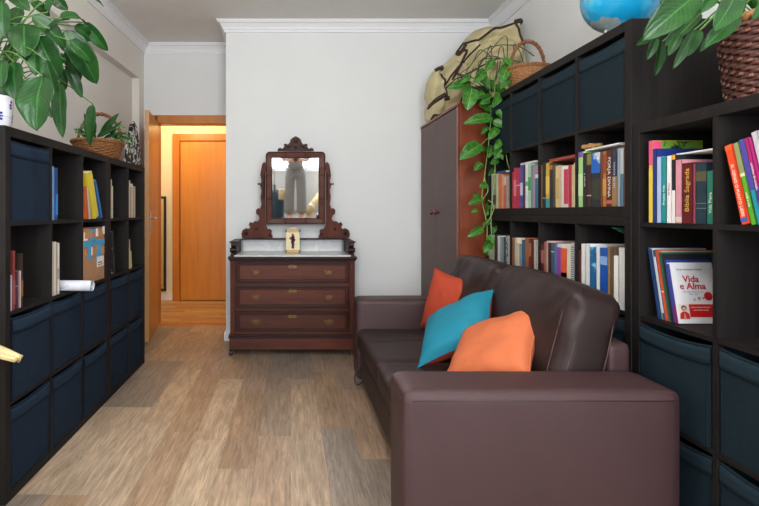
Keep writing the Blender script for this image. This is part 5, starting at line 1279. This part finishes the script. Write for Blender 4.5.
h1 = av(0, .015, 1.50, (.062, .07), nk); h2 = av(0, .02, 1.58, (.075, .09), h1); h3 = av(0, .01, 1.65, (.060, .072), h2)
jn = av(0, .085, 1.475, (.03, .02), h1); no = av(0, .108, 1.555, (.011, .012), h2)
for s in (-1, 1):
    hp = av(s*.085, 0, .87, .085, pel); kn = av(s*.10, .01, .49, .058, hp); an = av(s*.105, -.01, .09, .038, kn); to_ = av(s*.115, .10, .035, (.042, .025), an); av(s*.12, .155, .028, (.036, .018), to_); av(s*.105, -.045, .035, .03, an)
    s1 = av(s*.165, 0, 1.34, .052, sh_); el = av(s*.215, .045, 1.09, .038, s1); wr = av(s*.085, .225, 1.10, .024, el); pa = av(s*.072, .262, 1.115, (.030, .016), wr)
    for k in range(4):
        z = 1.135-.017*k; f1 = av(s*.062, .292-.004*abs(k-1), z, .0085, pa); f2 = av(s*.044, .302, z-.002, .0080, f1); av(s*.026, .296, z-.004, .0070, f2)
    t1 = av(s*.058, .250, 1.142, .0095, pa); av(s*.040, .262, 1.160, .0085, t1)
    av(s*.078, .01, 1.565, (.010, .018), h2)
body = skin_mesh('body', V, E, Rr, SK, ps)
GREY = mat('#7f8080', .85, var=.1, vs=12, bump=.4, bs=300, name='grey_cloth'); GREY2 = mat('#8c8f8f', .85, var=.12, vs=10, bump=.4, bs=300, name='light_grey_cloth')
V = []; E = []; Rr = []
p0 = av(0, 0, .94, (.155, .12)); av(0, 0, 1.02, (.135, .105), p0)
for s in (-1, 1):
    a = av(s*.09, 0, .84, .105, p0); b_ = av(s*.105, .005, .48, .092, a); av(s*.115, 0, .10, .098, b_)
skin_mesh('trousers', V, E, Rr, GREY, ps)
V = []; E = []; Rr = []
p0 = av(0, 0, 1.10, (.15, .115)); av(0, 0, .93, (.175, .135), p0); c_ = av(0, 0, 1.26, (.155, .115), p0); n_ = av(0, -.005, 1.37, (.115, .082), c_)
for s in (-1, 1):
    s1 = av(s*.165, 0, 1.34, .066, n_); el = av(s*.22, .04, 1.09, .058, s1); av(s*.15, .13, 1.095, .052, el)
skin_mesh('shirt', V, E, Rr, GREY2, ps)
bm = B(); bmesh.ops.create_uvsphere(bm, u_segments=32, v_segments=20, radius=1)
for v in bm.verts:
    c_ = v.co.copy(); v.co = Vector((PX+c_.x*.094, PY-.012+c_.y*.105, 1.60+c_.z*.10))
bmesh.ops.delete(bm, geom=[v for v in bm.verts if v.co.y > PY+.035 and v.co.z < 1.625], context='VERTS')
obj('hair', bm, mat('#2a1c16', .7, var=.3, vs=60, stretch=(8, 8, 1)), ps, world=True, smooth=True)
for s in (-1, 1):
    bm = B(); bmesh.ops.create_uvsphere(bm, u_segments=16, v_segments=10, radius=.011); place(bm, (PX+s*.032, PY+.101, 1.585)); e_ = obj('eye', bm, WHITE, ps, world=True, smooth=True)
    bm = B(); bmesh.ops.create_uvsphere(bm, u_segments=12, v_segments=8, radius=.005); place(bm, (PX+s*.032, PY+.1085, 1.585)); obj('iris', bm, mat('#2c1a12', .2), e_, world=True, smooth=True)
bm = B(); tube(bm, bez([(PX-.022, PY+.099, 1.522), (PX, PY+.106, 1.519), (PX+.022, PY+.099, 1.522)], 5), .005, 8); obj('mouth', bm, mat('#a0544c', .5), ps, world=True, smooth=True)
for s in (-1, 1):
    bm = softbox(PX+s*.115-.045, PX+s*.115+.045, PY-.07, PY+.19, .0, .07, .02, 6); obj('shoe', bm, mat('#c9c4bc', .6), ps, world=True, smooth=True)
# the camera in the hands: behind the viewpoint
cm = thing('camera', 'black camera held by the person seen in the mirror', 'camera', (PX-.0, -.06, 1.09))
obj('camera_body', box(B(), PX-.066, PX+.066, -.095, -.045, 1.085, 1.175, .008), BLACK, cm, world=True)
bm = B(); lathe(bm, [(0, 0), (.034, 0), (.034, .022), (.030, .026), (0, .026)], 28, M=Matrix.Translation((PX-.0, -.045, 1.13))@Matrix.Rotation(-PI/2, 4, 'X')); obj('lens', bm, BLACK, cm, world=True)
# blue umbrella stand, umbrella, tote and a rolled cream mat by the window wall
us = thing('umbrella_stand', 'blue cylindrical umbrella stand beside the window wall, seen in the mirror', 'umbrella stand', (-.24, -.62, 0))
bm = B(); lathe(bm, [(0, 0), (.115, 0), (.12, .01), (.125, .48), (.128, .49), (.12, .49), (.112, .02), (0, .02)], 36, (-.24, -.62, 0), cap=False); obj('body', bm, mat('#1d4257', .5), us, world=True, smooth=True)
um = thing('umbrella', 'black umbrella with hooked handle standing in the blue stand', 'umbrella', (-.30, -.62, .03))
bm = B(); tube(bm, [(-.29, -.62, .03), (-.295, -.62, .60)], .02, 10, rs=[.008, .028]); obj('canopy', bm, BLACK, um, world=True, smooth=True)
bm = B(); tube(bm, bez([(-.295, -.62, .60), (-.298, -.62, .80), (-.305, -.62, .86), (-.335, -.62, .89), (-.365, -.62, .86), (-.368, -.62, .81)], 8), .007, 8); obj('handle', bm, BLACK, um, world=True, smooth=True)
tt_ = thing('tote_bag', 'cream cloth tote hanging over the rim of the blue stand', 'bag', (-.17, -.48, .25))
bm = rbox(.13, .06, .20, .025, 10, (0, .03, 0), lambda p, w: p+Vector((.01*noise.noise(w*3), .015*noise.noise(w*2.5+Vector((5, 0, 0))), .012*noise.noise(w*4)))); place(bm, (-.15, -.44, .46)); obj('body', bm, mat('#c9b99a', .8, var=.15, vs=14), tt_, world=True, smooth=True)
bm = B(); tube(bm, bez([(-.19, -.45, .54), (-.19, -.48, .56), (-.15, -.49, .565), (-.11, -.48, .56), (-.11, -.45, .54)], 6), .006, 6); obj('strap', bm, mat('#8a7a5c', .8), tt_, world=True)
rm = thing('rolled_mat', 'rolled cream mat lying slanted by the window wall, seen in the mirror', 'rolled mat', (.45, -.75, 0))
bm = B(); tube(bm, [(.30, -.62, .075), (.62, -.95, .42)], .07, 24); obj('roll', bm, mat('#cbb98c', .8, var=.08), rm, world=True, smooth=True)
bm = B(); tube(bm, [(.38, -.703, .163), (.40, -.723, .184)], .0715, 24, cap=False); obj('tie', bm, mat('#e8e0d0', .7), rm, world=True, smooth=True)
bm = B(); cyl(bm, (.61, -.94, .41), (.67, -1.0, .475), .03, 12); obj('core', bm, WHITE, rm, world=True)
ck = thing('storage_crate', 'white crate beside the rolled mat beneath the window', 'crate', (.90, -1.0, 0))
bm = B()
for q in ((.76, 1.04, -1.18, -1.165), (.76, 1.04, -.945, -.93), (.76, .775, -1.165, -.945), (1.025, 1.04, -1.165, -.945)): box(bm, q[0], q[1], q[2], q[3], .0, .33, .003)
box(bm, .775, 1.025, -1.165, -.945, 0, .012); obj('body', bm, WHITE, ck, world=True)

# ---------------------------------------------------------------- light
def area(name, loc, rot, sx, sy, e, col, spread=180):
    l = bpy.data.lights.new(name, 'AREA'); l.shape = 'RECTANGLE'; l.size = sx; l.size_y = sy; l.energy = e; l.color = col; l.spread = math.radians(spread)
    o = bpy.data.objects.new(name, l); COL.objects.link(o); o.location = loc; o.rotation_euler = rot; return o
area('window_daylight', (.05, Y0-.16, 1.58), (PI/2, 0, 0), 2.3, 1.5, 95, (.93, .97, 1.0))
# fill lamp added above the frame to brighten the room; ceiling lamp of the hall
def clamp_lamp(nm, x, y, z, e, col, label, cat='ceiling lamp', r=.16):
    t = thing(nm, label, cat, (x, y, z-.09))
    bm = B(); lathe(bm, [(0, -.012), (r*.5, -.012), (r*.55, 0), (0, 0)], 32, (x, y, z)); obj('mount', bm, WHITE, t, world=True)
    bm = B(); lathe(bm, [(r*.5, -.013), (r, -.02), (r*1.02, -.05), (r*.8, -.08), (0, -.09)], 36, (x, y, z), cap=False); obj('shade', bm, emis(nm+'_glass', '#fff0d8', 1.5), t, world=True, smooth=True)
    l = bpy.data.lights.new(nm, 'POINT'); l.energy = e; l.color = col; l.shadow_soft_size = .15; o = bpy.data.objects.new(nm+'_light', l); COL.objects.link(o); o.location = (x, y, z-.26)
clamp_lamp('added_fill_lamp', .1, 1.3, CZ, 32, (1, .93, .84), 'added round white fill lamp above the frame in the middle of the room', r=.2)
clamp_lamp('hall_ceiling_lamp', -1.25, 5.85, 2.62, 19, (1, .70, .38), 'round warm ceiling lamp in the hall beyond the doorway')
w = bpy.data.worlds.new('sky'); w.use_nodes = True; S.world = w; w.node_tree.nodes['Background'].inputs[0].default_value = (.85, .92, 1, 1); w.node_tree.nodes['Background'].inputs[1].default_value = 1.6

# ---------------------------------------------------------------- camera
cd = bpy.data.cameras.new('viewpoint'); cd.sensor_width = 36; cd.lens = F/759*36; cd.shift_x = (379.5-VX)/759; cd.shift_y = -(253-VY)/759; cd.clip_start = .02
co = bpy.data.objects.new('viewpoint', cd); COL.objects.link(co); co.location = (0, 0, EYE); co.rotation_euler = (PI/2, 0, 0); S.camera = co
S.view_settings.view_transform = 'Standard'; S.view_settings.look = 'None'; S.view_settings.gamma = 1; S.view_settings.exposure = 0.8; S.view_settings.use_curve_mapping = False
